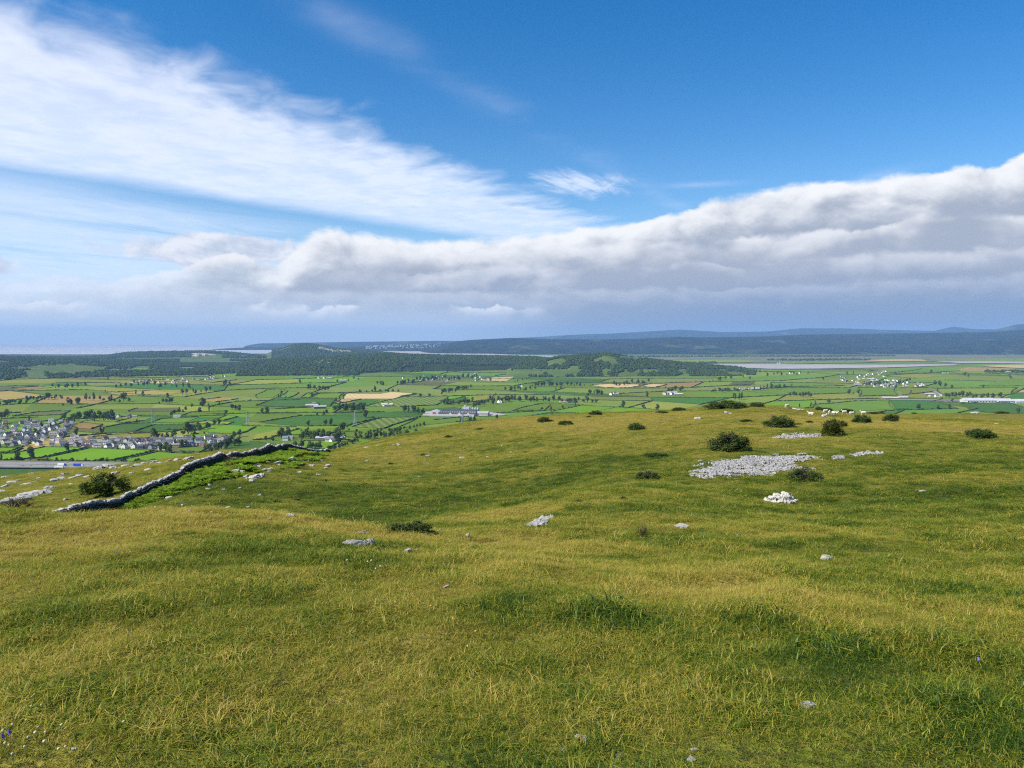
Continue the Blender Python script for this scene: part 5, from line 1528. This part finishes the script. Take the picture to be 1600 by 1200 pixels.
# ------------------------------------------------------------------ drystone wall
WPX = [(-30, 37), (10, 39.5), (40, 42), (130, 47), (190, 52), (250, 58), (310, 66), (350, 78), (400, 92), (447, 118), (462, 122), (480, 130), (512, 144)]
def build_wall():
    P = np.array([((px - 800) / F * d, d) for px, d in WPX])
    seg = np.hypot(*np.diff(P, axis=0).T); S = np.concatenate([[0], np.cumsum(seg)])
    L = S[-1]
    def pos(s): return np.array([np.interp(s, S, P[:, 0]), np.interp(s, S, P[:, 1])])
    def nrm(s):
        t = pos(min(s + 1.5, L)) - pos(max(s - 1.5, 0)); t /= np.hypot(*t)
        return np.array([t[1], -t[0]]), math.atan2(t[1], t[0])
    H = 0.95
    def top(s): return H * (1 + .10 * math.sin(s * .23) + .07 * math.sin(s * .71 + 1) + .22 * float(vnoise(s / 1.6, 3.3, 9))) * np.interp(s, [L - 24, L - 22, L - 1.5, L], [1, .85, .85, .5])
    root = empty('drystone_wall', (P[5][0], P[5][1], hz(*P[5])))
    tag(root, 'long dark drystone wall with pale topstones running down past bracken', 'wall')
    O = np.array(root.location)
    # core
    V = []; Fc = []
    n = int(L / .8)
    for i in range(n + 1):
        s = L * i / n; p = pos(s); nn, _ = nrm(s); z = hz(*p); h = top(s) - .08
        for o_, zz in ((-.27, -.6), (-.17, h), (.17, h), (.27, -.6)):
            q = p + nn * o_; V.append(np.array([q[0], q[1], z + zz]) - O)
    for i in range(n):
        for k in range(3):
            Fc.append((i * 4 + k, i * 4 + k + 1, i * 4 + 5 + k, i * 4 + 4 + k))
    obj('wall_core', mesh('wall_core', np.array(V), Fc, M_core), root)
    chips = [chip(500 + k, M_wall_shaded) for k in range(12)] + [chip(500 + k, M_top_lit) for k in range(12)]
    stones = []       # (dist key, mesh index, loc, rot, scale)
    gs = np.linspace(0, L, 500)
    gz = fell_z([pos(s)[0] for s in gs], [pos(s)[1] for s in gs])
    for side in (1, -1):
        s = 0
        for c in range(7):
            s = random.uniform(0, .2)
            while s < L:
                ln = random.uniform(.22, .52)
                h = top(s); ch = h / 7
                p = pos(s); nn, a = nrm(s)
                zz = (c + .5) * ch - .04
                off = .30 - .10 * c / 7 + random.uniform(-.025, .03)
                q = p + nn * off * side
                stones.append((q[0], q[1], np.interp(s, gs, gz) + zz, a, ln / 2, .15, ch * .62, random.uniform(-.08, .08), side, False))
                s += ln * .97
    s = 0
    while s < L:
        ln = random.uniform(.14, .34)
        p = pos(s); nn, a = nrm(s)
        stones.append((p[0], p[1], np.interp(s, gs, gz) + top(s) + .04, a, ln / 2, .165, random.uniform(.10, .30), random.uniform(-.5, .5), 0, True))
        s += ln * .95
    def key(k):
        px, py = project(k[0], k[1], k[2])
        return (k[1] if (k[8] >= 0 and px > 170) else 1e6)
    stones.sort(key=key)
    bv = [np.array([v.co[:] for v in m_.vertices]) for m_ in chips]; bf = [[tuple(p.vertices) for p in m_.polygons] for m_ in chips]
    V = []; Fc = []; mi = []
    for i, (x, y, z, a, l, d, h, tilt, sd, cope) in enumerate(stones):
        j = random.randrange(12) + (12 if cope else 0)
        if i < 300:
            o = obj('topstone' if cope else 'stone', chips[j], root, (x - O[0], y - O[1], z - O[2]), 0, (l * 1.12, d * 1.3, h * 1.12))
            o.rotation_euler = (0, tilt, a)
        else:
            M_ = Matrix.Rotation(a, 3, 'Z') @ Matrix.Rotation(tilt, 3, 'Y')
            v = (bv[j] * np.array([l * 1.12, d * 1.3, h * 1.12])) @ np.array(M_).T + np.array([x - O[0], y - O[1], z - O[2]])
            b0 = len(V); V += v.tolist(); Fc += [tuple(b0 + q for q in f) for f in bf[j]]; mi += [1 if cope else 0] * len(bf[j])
    fs = mesh('far_stones', V, Fc, [M_wall_shaded, M_top_lit]); fs.polygons.foreach_set('material_index', mi)
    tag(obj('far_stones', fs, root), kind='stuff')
    return pos, nrm, L, S
wall_pos, wall_nrm, wall_L, wall_S = build_wall()

# ------------------------------------------------------------------ bushes
M_jun = foliage('juniper_needles', (0.030, 0.056, 0.017), (0.075, 0.108, 0.030), 3.0, 0.12, 0.15)
M_haw = foliage('hawthorn_leaves', (0.045, 0.070, 0.015), (0.105, 0.130, 0.028), 2.0, 0.2, 0.15)
M_brown = foliage('dry_twigs', (0.055, 0.040, 0.022), (0.10, 0.075, 0.035), 3.0, 0.1, 0.15)
M_twig = simple('twig_bark', (0.07, 0.055, 0.04), (0.045, 0.035, 0.027), 6.0)
def bush_me(seed, mat, nl, nq, leaf, flat=1.0, open_=0.0):
    """unit bush: about 1 wide (x,y) and 1 tall"""
    r = random.Random(seed)
    V = []; Fc = []
    for i in range(nl):
        a = r.uniform(0, 6.28); q = r.random() ** .55 * .43
        hmax = math.sqrt(max(.05, 1 - (q / .5) ** 2))
        c = Vector((q * math.cos(a), q * math.sin(a), hmax * r.uniform(.10, .86) * r.uniform(.7, 1.0)))
        lr = r.uniform(.06, .15) * (1 - open_ * .3)
        for k in range(nq):
            d = Vector((r.gauss(0, 1), r.gauss(0, 1), r.gauss(0, 1) + .3)).normalized()
            p = c + Vector((d.x * lr, d.y * lr, d.z * lr * 1.5)) * (r.uniform(.5, 1.1) if r.random() < .86 else r.uniform(1.1, 1.7))
            if p.z < .02: p.z = r.uniform(.02, .2)
            n = (d + Vector((r.gauss(0, .6), r.gauss(0, .6), r.gauss(0, .6)))).normalized()
            a1 = n.orthogonal().normalized(); b1 = n.cross(a1); th = r.uniform(0, 6.28)
            a1, b1 = a1 * math.cos(th) + b1 * math.sin(th), b1 * math.cos(th) - a1 * math.sin(th)
            s = leaf * r.uniform(.6, 1.4)
            k0 = len(V)
            V += [tuple(p + a1 * s * 1.3), tuple(p + b1 * s * .6), tuple(p - a1 * s * 1.0), tuple(p - b1 * s * .6)]
            Fc.append((k0, k0 + 1, k0 + 2, k0 + 3))
    return mesh('foliage', V, Fc, mat)
def stems_me(seed, n=14, rad=.016):
    r = random.Random(seed); b = MB()
    for i in range(n):
        a = r.uniform(0, 6.28); t = r.uniform(.15, .42)
        e = Vector((t * math.cos(a), t * math.sin(a), r.uniform(.5, .95)))
        m1 = Vector((e.x * .35, e.y * .35, e.z * .5)) + Vector((r.uniform(-.05, .05), r.uniform(-.05, .05), 0))
        b.tube([(e.x * .1, e.y * .1, -.08), m1, e], [rad, rad * .7, rad * .3], 5)
        for k in range(2):
            q = m1.lerp(e, r.uniform(.1, .7)); f = q + Vector((r.uniform(-.2, .2), r.uniform(-.2, .2), r.uniform(.05, .2)))
            b.tube([q, f], [rad * .5, rad * .2], 4)
    return b.me('stems', M_twig)
BUSH = {'jun': [(bush_me(600 + k, M_jun, 60, 150, .022), stems_me(610 + k)) for k in range(4)],
        'haw': [(bush_me(620 + k, M_haw, 52, 110, .024, 1, .2), stems_me(630 + k, 12, .016)) for k in range(2)],
        'twig': [(bush_me(640, M_brown, 16, 40, .020, 1, 1), stems_me(641, 30, .012))],
        'open': [(bush_me(650 + k, M_jun, 34, 110, .022, 1, .9), stems_me(660 + k, 16, .012)) for k in range(2)]}
def bush(px, py, wpx, hpx, kind, label, group=None, cat='bush', name='juniper_bush', k=None):
    p = hit(px, py)
    s = wpx / F * p.y; h = hpx / F * p.y
    o = empty(name, (p.x, p.y + s * .3, hz(p.x, p.y + s * .3) - .04), random.uniform(0, 6.28), (s * 1.22, s * 1.1, h * 1.15))
    tag(o, label, cat, group)
    f, st = random.choice(BUSH[kind]) if k is None else BUSH[kind][k]
    obj('foliage', f, o); obj('stems', st, o)
    return o
bush(1146, 707, 60, 31, 'jun', 'large dense dark juniper bush just above the broad stone bed')
bush(1261, 755, 54, 26, 'open', 'open branching dark juniper between the stone bed and the cairn')
bush(1222, 669, 42, 19, 'jun', 'wide dark juniper left of the tall rounded bush')
bush(1304, 682, 34, 30, 'haw', 'tall rounded windswept thorn bush below the sheep', name='thorn_bush')
bush(1319, 667, 14, 10, 'haw', 'small thorn sprig behind the tall rounded bush', name='thorn_bush')
bush(1349, 661, 26, 14, 'jun', 'compact dark bush below the rightmost sheep')
bush(1395, 659, 24, 12, 'jun', 'compact rounded bush on dry grass past the sheep')
bush(1539, 686, 42, 14, 'jun', 'lone low dark bush on the broad smooth turf')
bush(995, 671, 28, 12, 'jun', 'dark bush on the dry crest turf above the green hollow')
bush(852, 660, 22, 8, 'jun', 'small dark bush on the crest, outer one of a pair')
bush(885, 665, 22, 9, 'jun', 'small dark bush on the crest, inner one of a pair')
bush(931, 649, 18, 7, 'jun', 'small dark bush breaking the crest line above the pair')
bush(1140, 639, 62, 13, 'jun', 'broad dark juniper mass growing along the hill crest')
bush(1186, 636, 22, 8, 'jun', 'small dark bush beside the broad juniper mass on the crest')
bush(1029, 715, 38, 8, 'jun', 'low flat dark bush in turf left of the large juniper')
bush(1014, 750, 36, 17, 'open', 'ragged dark bush at the edge of the green hollow')
bush(1004, 843, 20, 26, 'twig', 'thin brown twiggy dead looking bush on green turf', name='twiggy_bush')
bush(640, 835, 80, 22, 'jun', 'low spreading dark juniper near the white limestone rib')
bush(1168, 660, 20, 5, 'jun', 'low flat bush under the broad juniper mass')
for a in [(1062, 642, 20, 6), (1035, 646, 18, 4), (1281, 640, 12, 5), (1295, 643, 18, 6), (1326, 643, 22, 7), (1366, 642, 14, 3), (1379, 642, 10, 3), (1570, 643, 20, 5), (1266, 661, 12, 4), (1430, 643, 8, 2)]:
    bush(*a, 'jun', 'low dark bush on the hill crest skyline', 'low bushes on the hill crest skyline')
bush(155, 780, 64, 36, 'haw', 'dark spreading thorn bush leaning over the drystone wall', name='thorn_bush')
bush(355, 728, 36, 15, 'twig', 'brownish shrub growing against the drystone wall in bracken', name='wall_shrub')
bush(490, 714, 22, 8, 'jun', 'dark shrub at the far end of the drystone wall', name='wall_shrub')
bush(205, 795, 46, 15, 'haw', 'dark shrub at the near foot of the drystone wall', name='wall_shrub')
bush(215, 784, 30, 9, 'haw', 'low leafy shrub between bracken and the drystone wall', name='wall_shrub')
bush(10, 797, 60, 22, 'twig', 'brown scrubby bush before the limestone outcrops', name='wall_shrub')
bush(300, 756, 20, 7, 'twig', 'small brown bush at the edge of the bracken', name='wall_shrub')
for a in [(430, 785, 12, 4), (463, 783, 10, 3), (515, 764, 9, 3), (527, 772, 10, 3), (505, 752, 10, 3), (425, 772, 9, 3), (345, 784, 10, 3), (312, 775, 9, 4), (700, 683, 12, 3), (662, 712, 12, 3), (750, 671, 14, 3), (590, 738, 8, 3), (582, 731, 7, 2), (920, 653, 9, 3), (824, 707, 10, 3), (1298, 660, 10, 3), (610, 726, 8, 3), (560, 762, 9, 2), (570, 757, 9, 2), (975, 780, 14, 5), (905, 785, 12, 4), (1250, 664, 9, 3)]:
    bush(*a, 'jun', 'small dark bush standing in for an erosion scar in the turf', 'bushes standing in for erosion scars in the turf', 'stand-in bush', 'scar_bush')  # dark bushes added where the slope shows scars and tuft shadows

# ------------------------------------------------------------------ bracken along the wall
M_brk = foliage('bracken_fronds', (0.110, 0.230, 0.016), (0.240, 0.320, 0.034), 1.0, 0.4, 0.3)
def bracken_me(seed):
    r = random.Random(seed); V = []; Fc = []
    for i in range(7):
        a = r.uniform(0, 6.28); L = r.uniform(.55, .85)
        pts = []
        for k in range(8):
            t = k / 7
            pts.append(Vector((math.cos(a) * L * .75 * t ** 1.3, math.sin(a) * L * .75 * t ** 1.3, L * (.95 * t - .45 * t * t))))
        sd = Vector((-math.sin(a), math.cos(a), 0))
        for k in range(2, 8):
            wd = .24 * (1 - (k - 2) / 6.5) + .02
            for s in (-1, 1):
                b0 = len(V); p = pts[k]; q = pts[k - 1]
                tip = p + sd * s * wd + Vector((0, 0, r.uniform(-.07, .02)))
                V += [tuple(q), tuple(p), tuple(tip + (p - q) * .4), tuple(tip)]
                Fc.append((b0, b0 + 1, b0 + 2, b0 + 3))
    return mesh('bracken', V, Fc, M_brk)
def build_bracken():
    pts = []; sc = []
    s0 = np.interp(190, [a for a, _ in WPX], wall_S); s1 = np.interp(440, [a for a, _ in WPX], wall_S)
    for i in range(6000):
        s = random.uniform(s0 - 2, s1)
        wmax = np.interp(s, [s0, s0 + 8, (s0 + s1) / 2, s1 - 12, s1], [2.5, 6.0, 6.5, 7.5, 6.0])
        o_ = random.uniform(.5, wmax)
        pn = float(fbm(s / 3.2, o_ / 2.2, 91, 3))
        if pn < (-.12 if o_ < wmax * .55 else .06): continue
        p = wall_pos(s); n, _ = wall_nrm(s); q = p + n * o_
        pts.append((q[0], q[1])); sc.append(random.uniform(.55, 1.15) * (1.0 if o_ < wmax * .7 else .7))
    pts = np.array(pts); z = fell_z(pts[:, 0], pts[:, 1]); sc = np.array(sc)
    instancer('bracken', np.column_stack([pts, z]), np.column_stack([np.zeros((len(z), 2)), rng.uniform(0, 6.28, len(z))]), np.column_stack([sc] * 3), rng.integers(0, 4, len(z)), [bracken_me(700 + k) for k in range(4)],
              'bright green bracken growing along the drystone wall', 'bracken')
build_bracken()

# ------------------------------------------------------------------ sheep
M_wool = simple('wool', (0.60, 0.56, 0.48), (0.50, 0.47, 0.40), 9.0, 1.0, 0.8, 0.03)
M_face = simple('sheep_face', (0.55, 0.50, 0.42), None, 5.0)
def ell_rings(b, rings, n=12):
    b0 = len(b.v)
    for (x, z, ry, rz_) in rings:
        for k in range(n):
            t = 2 * math.pi * k / n
            b.v.append((x, ry * math.cos(t), z + rz_ * math.sin(t)))
    for i in range(len(rings) - 1):
        for k in range(n):
            q = b0 + i * n
            b.f.append((q + k, q + (k + 1) % n, q + n + (k + 1) % n, q + n + k)); b.mi.append(0)
    b.f.append(tuple(b0 + k for k in range(n))[::-1]); b.mi.append(0)
    b.f.append(tuple(b0 + (len(rings) - 1) * n + k for k in range(n))); b.mi.append(0)
def sheep_me(graze=False, lying=False):
    b = MB(); dz = -.30 if lying else 0
    ell_rings(b, [(-.60, .62 + dz, .06, .08), (-.56, .62 + dz, .17, .20), (-.42, .63 + dz, .24, .27), (-.15, .60 + dz, .27, .28), (.15, .60 + dz, .26, .28), (.36, .64 + dz, .21, .26), (.48, .70 + dz, .13, .18), (.52, .72 + dz, .05, .08)])
    nk = [(.40, 0, .72 + dz), (.56, 0, .62 + dz if graze else .88 + dz), (.64, 0, .40 + dz if graze else .98 + dz)]
    b.tube(nk, [.15, .11, .09], 10)
    hd = [(.60, 0, nk[2][2] + (.05 if graze else .06)), (.68, 0, nk[2][2] - (.08 if graze else -.01)), (.75, 0, nk[2][2] - (.22 if graze else .08)), (.78, 0, nk[2][2] - (.30 if graze else .14))]
    b.tube(hd, [.09, .095, .07, .045], 9)
    for s in (-1, 1):
        b.tube([(.64, s * .07, hd[0][2] + .02), (.62, s * .15, hd[0][2] + .03), (.62, s * .20, hd[0][2] - .01)], [.025, .035, .01], 6)
    if not lying:
        for (x, s) in ((.34, 1), (.34, -1), (-.42, 1), (-.42, -1)):
            kx = -.05 if x < 0 else .02
            b.tube([(x, s * .14, .52), (x + kx, s * .14, .30), (x + (0.02 if x < 0 else 0), s * .14, .12), (x, s * .14, 0)], [.10, .055, .04, .045], 8)
    else:
        for (x, s) in ((.3, 1), (.3, -1), (-.35, 1), (-.35, -1)):
            b.tube([(x, s * .18, .16), (x + .12, s * .24, .07), (x + .3, s * .22, .045)], [.10, .07, .04], 8)
    b.tube([(-.58, 0, .66 + dz), (-.66, 0, .60 + dz), (-.68, 0, .46 + dz)], [.06, .05, .03], 7)
    tmp = bpy.data.objects.new('tmp', b.me('sheep', M_wool)); COL.objects.link(tmp)
    md = tmp.modifiers.new('r', 'REMESH'); md.mode = 'VOXEL'; md.voxel_size = .035
    dg = bpy.context.evaluated_depsgraph_get(); dg.update()
    me = bpy.data.meshes.new_from_object(tmp.evaluated_get(dg))
    bpy.data.objects.remove(tmp)
    me.name = 'sheep'
    me.polygons.foreach_set('use_smooth', [True] * len(me.polygons))
    return me
SM = {'stand': sheep_me(), 'graze': sheep_me(True), 'lie': sheep_me(False, True)}
for (px, py, k, a, lab) in [(1290, 645.5, 'graze', 200, 'white sheep grazing on the crest, before a dark bush'), (1296, 648, 'stand', 250, 'white sheep standing end on beside the paired sheep'), (1302, 649, 'graze', 100, 'white sheep of the close pair, the one with its rump turned'), (1306.5, 649.5, 'stand', 290, 'white sheep of the close pair, the one facing ahead'),
                            (1319, 647, 'stand', 180, 'white sheep standing side on before the crest bushes'), (1331, 649.5, 'graze', 5, 'white sheep grazing above the compact dark bush'), (1349, 648.5, 'stand', 170, 'white sheep standing directly behind the compact dark bush'),
                            (1230, 637.5, 'graze', 210, 'white sheep grazing at the very edge of the crest, apart from the flock'), (1267, 648, 'lie', 160, 'white sheep lying alone in green turf below the crest rocks'), (1288, 652, 'lie', 20, 'white sheep lying down, lowest of the flock')]:
    p = hit(px, py)
    tag(obj('sheep', SM[k], None, (p.x, p.y, p.z - .02), R(a), .96), lab, 'sheep', 'flock of sheep on the crest')

# ------------------------------------------------------------------ grass
def mat_grass():
    m_ = new_mat('grass_blades')
    N = NT(m_.node_tree)
    a = N.node('ShaderNodeAttribute', attribute_type='INSTANCER'); a.attribute_name = 'dry'
    ge = N.node('ShaderNodeNewGeometry')
    c = grass_color(N, a.outputs['Fac'], N.add(N.mul(ge.outputs['Random Per Island'], 1.9), -.45))
    d = N.node('ShaderNodeBsdfDiffuse'); N.put(d.inputs[0], c)
    t = N.node('ShaderNodeBsdfTranslucent'); N.put(t.inputs[0], c)
    g = N.node('ShaderNodeBsdfGlossy'); g.inputs['Roughness'].default_value = .55; N.put(g.inputs[0], (0.5, 0.5, 0.45))
    mx = N.node('ShaderNodeMixShader'); mx.inputs[0].default_value = .46
    N.t.links.new(d.outputs[0], mx.inputs[1]); N.t.links.new(t.outputs[0], mx.inputs[2])
    m2 = N.node('ShaderNodeMixShader'); m2.inputs[0].default_value = .035
    N.t.links.new(mx.outputs[0], m2.inputs[1]); N.t.links.new(g.outputs[0], m2.inputs[2])
    o = N.node('ShaderNodeOutputMaterial'); N.t.links.new(m2.outputs[0], o.inputs[0])
    return m_
M_grass = mat_grass()
def tuft_me(seed, nb, rad, lmin, lmax, wd, lean):
    r = random.Random(seed); V = []; Fc = []
    for i in range(nb):
        a = r.uniform(0, 6.28); q = rad * math.sqrt(r.random())
        p = Vector((q * math.cos(a), q * math.sin(a), -.01))
        th = r.uniform(0, 6.28); dr = Vector((math.cos(th), math.sin(th), 0)); sd = Vector((-dr.y, dr.x, 0))
        L = r.uniform(lmin, lmax); ln = r.uniform(.15, 1.0) * lean
        w_ = wd * r.uniform(.6, 1.2)
        b0 = len(V)
        for k in range(4):
            t = k / 3
            c = p + dr * (L * ln * t * t * .95) + Vector((0, 0, L * (t - ln * .45 * t * t)))
            ww = w_ * (1 - t) ** .7
            tw = sd * math.cos(t * 1.2) + dr * math.sin(t * 1.2) * .5
            if k < 3: V += [tuple(c - tw * ww * .5), tuple(c + tw * ww * .5)]
            else: V.append(tuple(c))
        Fc += [(b0, b0 + 1, b0 + 3, b0 + 2), (b0 + 2, b0 + 3, b0 + 5, b0 + 4), (b0 + 4, b0 + 5, b0 + 6)]
    return mesh('tuft', V, Fc, M_grass)
def stalk_me(seed):
    r = random.Random(seed); V = []; Fc = []
    for i in range(3):
        p = Vector((r.uniform(-.05, .05), r.uniform(-.05, .05), 0)); th = r.uniform(0, 6.28); L = r.uniform(.07, .14); ln = r.uniform(.3, 1.2)
        dr = Vector((math.cos(th), math.sin(th), 0)); sd = Vector((-dr.y, dr.x, 0))
        b0 = len(V); n = 5
        for k in range(n + 1):
            t = k / n; c = p + dr * L * ln * t * t + Vector((0, 0, L * (t - .3 * ln * t * t)))
            ww = .0016 if t < .7 else .0042 * (1.02 - abs(t - .85) / .15)
            V += [tuple(c - sd * ww), tuple(c + sd * ww)]
        for k in range(n):
            Fc.append((b0 + 2 * k, b0 + 2 * k + 1, b0 + 2 * k + 3, b0 + 2 * k + 2))
    return mesh('stalk', V, Fc, M_grass)
TUFTS = [tuft_me(800 + k, 36, .10, .028, .066, .0052, 2.5) for k in range(6)] + [tuft_me(810 + k, 28, .08, .045, .090, .0048, 2.2) for k in range(3)] + [stalk_me(820 + k) for k in range(4)]
def build_grass():
    pts = []; 
    def ring(r0, r1, dens, half):
        n = int(dens * half * (r1 * r1 - r0 * r0))
        r_ = np.sqrt(rng.uniform(r0 * r0, r1 * r1, n)); a = rng.uniform(-half, half, n)
        return r_ * np.sin(a), r_ * np.cos(a)
    X = []; Y = []
    edges = np.concatenate([[1.2, 9], np.exp(np.linspace(math.log(9), math.log(185), 30))[1:]])
    for r0, r1 in zip(edges, edges[1:]):
        rm = (r0 + r1) / 2
        dens = 520 * min(1, (9 / rm)) ** 1.55
        x, y = ring(r0, r1, dens, R(88 if rm < 7 else 66 if rm < 16 else 48))
        X.append(x); Y.append(y)
    X = np.concatenate(X); Y = np.concatenate(Y)
    # not on stones, scree or outside the fell's front
    keep = np.ones(len(X), bool)
    for P in SCREE:
        k = in_poly(P, X, Y); keep &= ~(k & (rng.random(len(X)) < .93))
    X = X[keep]; Y = Y[keep]
    r_ = np.hypot(X, Y)
    az_ = np.arctan2(X, Y)
    k = r_ < np.interp(az_, RS_AZ, RS_R) + 12
    X = X[k]; Y = Y[k]; r_ = r_[k]
    Z = fell_z(X, Y)
    dr = dryness(X, Y)
    k = (np.abs(X) < .72 * Y + 5) & (Y > .3)
    X, Y, Z, r_, dr = X[k], Y[k], Z[k], r_[k], dr[k]
    n = len(X)
    clump = fbm(X / .6, Y / .6, 131, 3)
    s = (.6 + .5 * rng.random(n) + .5 * rng.random(n) ** 4) * np.clip(1 + clump * .9, .55, 1.7)
    tus = fbm(X / 1.1, Y / 0.9, 171, 3)
    s *= np.where((tus > .26) & (r_ < 60), 1.25, 1.0)
    dr = np.clip(dr - np.where(tus > .26, .06, 0) + np.where(tus < -.33, .14, 0), 0, 1)
    s *= np.where(dr < .25, 1.25, 1.0) * np.where(r_ < 4, .85, 1)
    u = rng.random(n)
    idx = np.where(u < .74, rng.integers(0, 6, n), np.where(u < .985, rng.integers(6, 9, n), rng.integers(9, 13, n)))
    idx = np.where((idx >= 9) & (r_ < 12), rng.integers(0, 9, n), idx)
    d2 = np.clip(dr + np.where(idx >= 9, .45, 0) + rng.normal(0, .17, n), 0, 1)
    wid = np.maximum(1, r_ / 9) ** .55
    scl = np.column_stack([s * wid, s * wid, s * (.8 + .4 * rng.random(n)) * np.maximum(1, r_ / 14) ** .12])
    rot = np.column_stack([rng.normal(0, .14, n), rng.normal(0, .14, n), rng.uniform(0, 6.28, n)])
    print('grass tufts', n)
    instancer('grass', np.column_stack([X, Y, Z]), rot, scl, idx, TUFTS, 'short tangled hill grass covering the fell', 'grass', {'dry': d2})
build_grass()

# ------------------------------------------------------------------ flowers in the near grass
M_clover = simple('clover_white', (0.50, 0.46, 0.30), (0.40, 0.36, 0.22), 60.0)
M_hare = simple('harebell_violet', (0.14, 0.13, 0.55), None, 40.0)
M_hawk = simple('yellow_petal', (0.65, 0.40, 0.03), None, 40.0)
M_stem = simple('flower_stem', (0.09, 0.15, 0.03), None, 40.0)
def flower_meshes(mat, r_, bell=False):
    b = MB(); b.tube([(0, 0, -.01), (.006, .002, .05), (.012, 0, .098)], [.0016, .0013, .001], 5); st = b.me('stem', M_stem)
    if bell:
        b = MB(); b.tube([(.012, 0, .098), (.016, 0, .094), (.022, 0, .080), (.028, 0, .066)], [.002, .008, .011, .016], 9, cap=False); return st, b.me('head', mat, True)
    bm = bmesh.new(); bmesh.ops.create_icosphere(bm, subdivisions=2, radius=r_)
    for v in bm.verts:
        v.co *= random.uniform(.75, 1.15); v.co += Vector((.012, 0, .098))
    me = bpy.data.meshes.new('head'); bm.to_mesh(me); bm.free(); me.materials.append(mat)
    return st, me
FC, FH, FY = flower_meshes(M_clover, .011), flower_meshes(M_hare, .01, True), flower_meshes(M_hawk, .011)
def flower(px, py, ms, name, label, group, s=1.0):
    p = hit(px, py)
    o = empty(name, (p.x, p.y, p.z), random.uniform(0, 6.28), s)
    tag(o, label, 'flower', group)
    obj('stem', ms[0], o); obj('flower_head', ms[1], o)
for i in range(20):
    t = random.random()
    flower(random.uniform(5, 60) if t < .6 else random.uniform(60, 230), random.uniform(1110, 1198) if t < .6 else random.uniform(1120, 1198), FC, 'clover_flower', 'small cream clover head in the nearest grass', 'cream clover heads in the nearest grass', random.uniform(.5, .75))
for (px, py) in [(575, 886), (582, 884), (596, 893), (588, 897), (541, 883)]:
    flower(px, py + 6, FC, 'clover_flower', 'pale flower head in green grass before the white limestone rib', 'pale flowers before the white limestone rib', 0.9)
for (px, py) in [(10, 1160), (1, 1168)]:
    flower(px, py, FH, 'harebell', 'violet blue harebell in the nearest grass', 'violet harebells in the nearest grass', 0.55)
for (px, py) in [(1526, 1040), (180, 872), (114, 850), (695, 890)]:
    flower(px, py, FH, 'harebell', 'lone pale blue flower dot in open grass', 'lone blue flowers in open grass', 0.6)
for (px, py) in [(745, 1005), (730, 1028), (675, 962), (706, 985)]:
    flower(px, py, FY, 'hawkbit_flower', 'small yellow flower in the open near grass', 'yellow flowers in the open near grass', 0.8)

def build_haze():
    m_ = new_mat('valley_air'); N = NT(m_.node_tree)
    v = N.node('ShaderNodeVolumePrincipled')
    v.inputs['Color'].default_value = HAZE_COL
    v.inputs['Density'].default_value = HAZE_DENS
    v.inputs['Anisotropy'].default_value = 0.0
    o = N.node('ShaderNodeOutputMaterial'); N.t.links.new(v.outputs[0], o.inputs['Volume'])
    b = MB(); b.box(-33000, 33000, -33000, 33000, -8, HAZE_TOP)
    tag(obj('haze', b.me('haze', m_)), 'thin blue haze filling the air over the valley', 'haze', kind='stuff')
HAZE_COL = (0.34, 0.61, 1.0, 1); HAZE_DENS = 3.7e-5; HAZE_TOP = 690
build_haze()
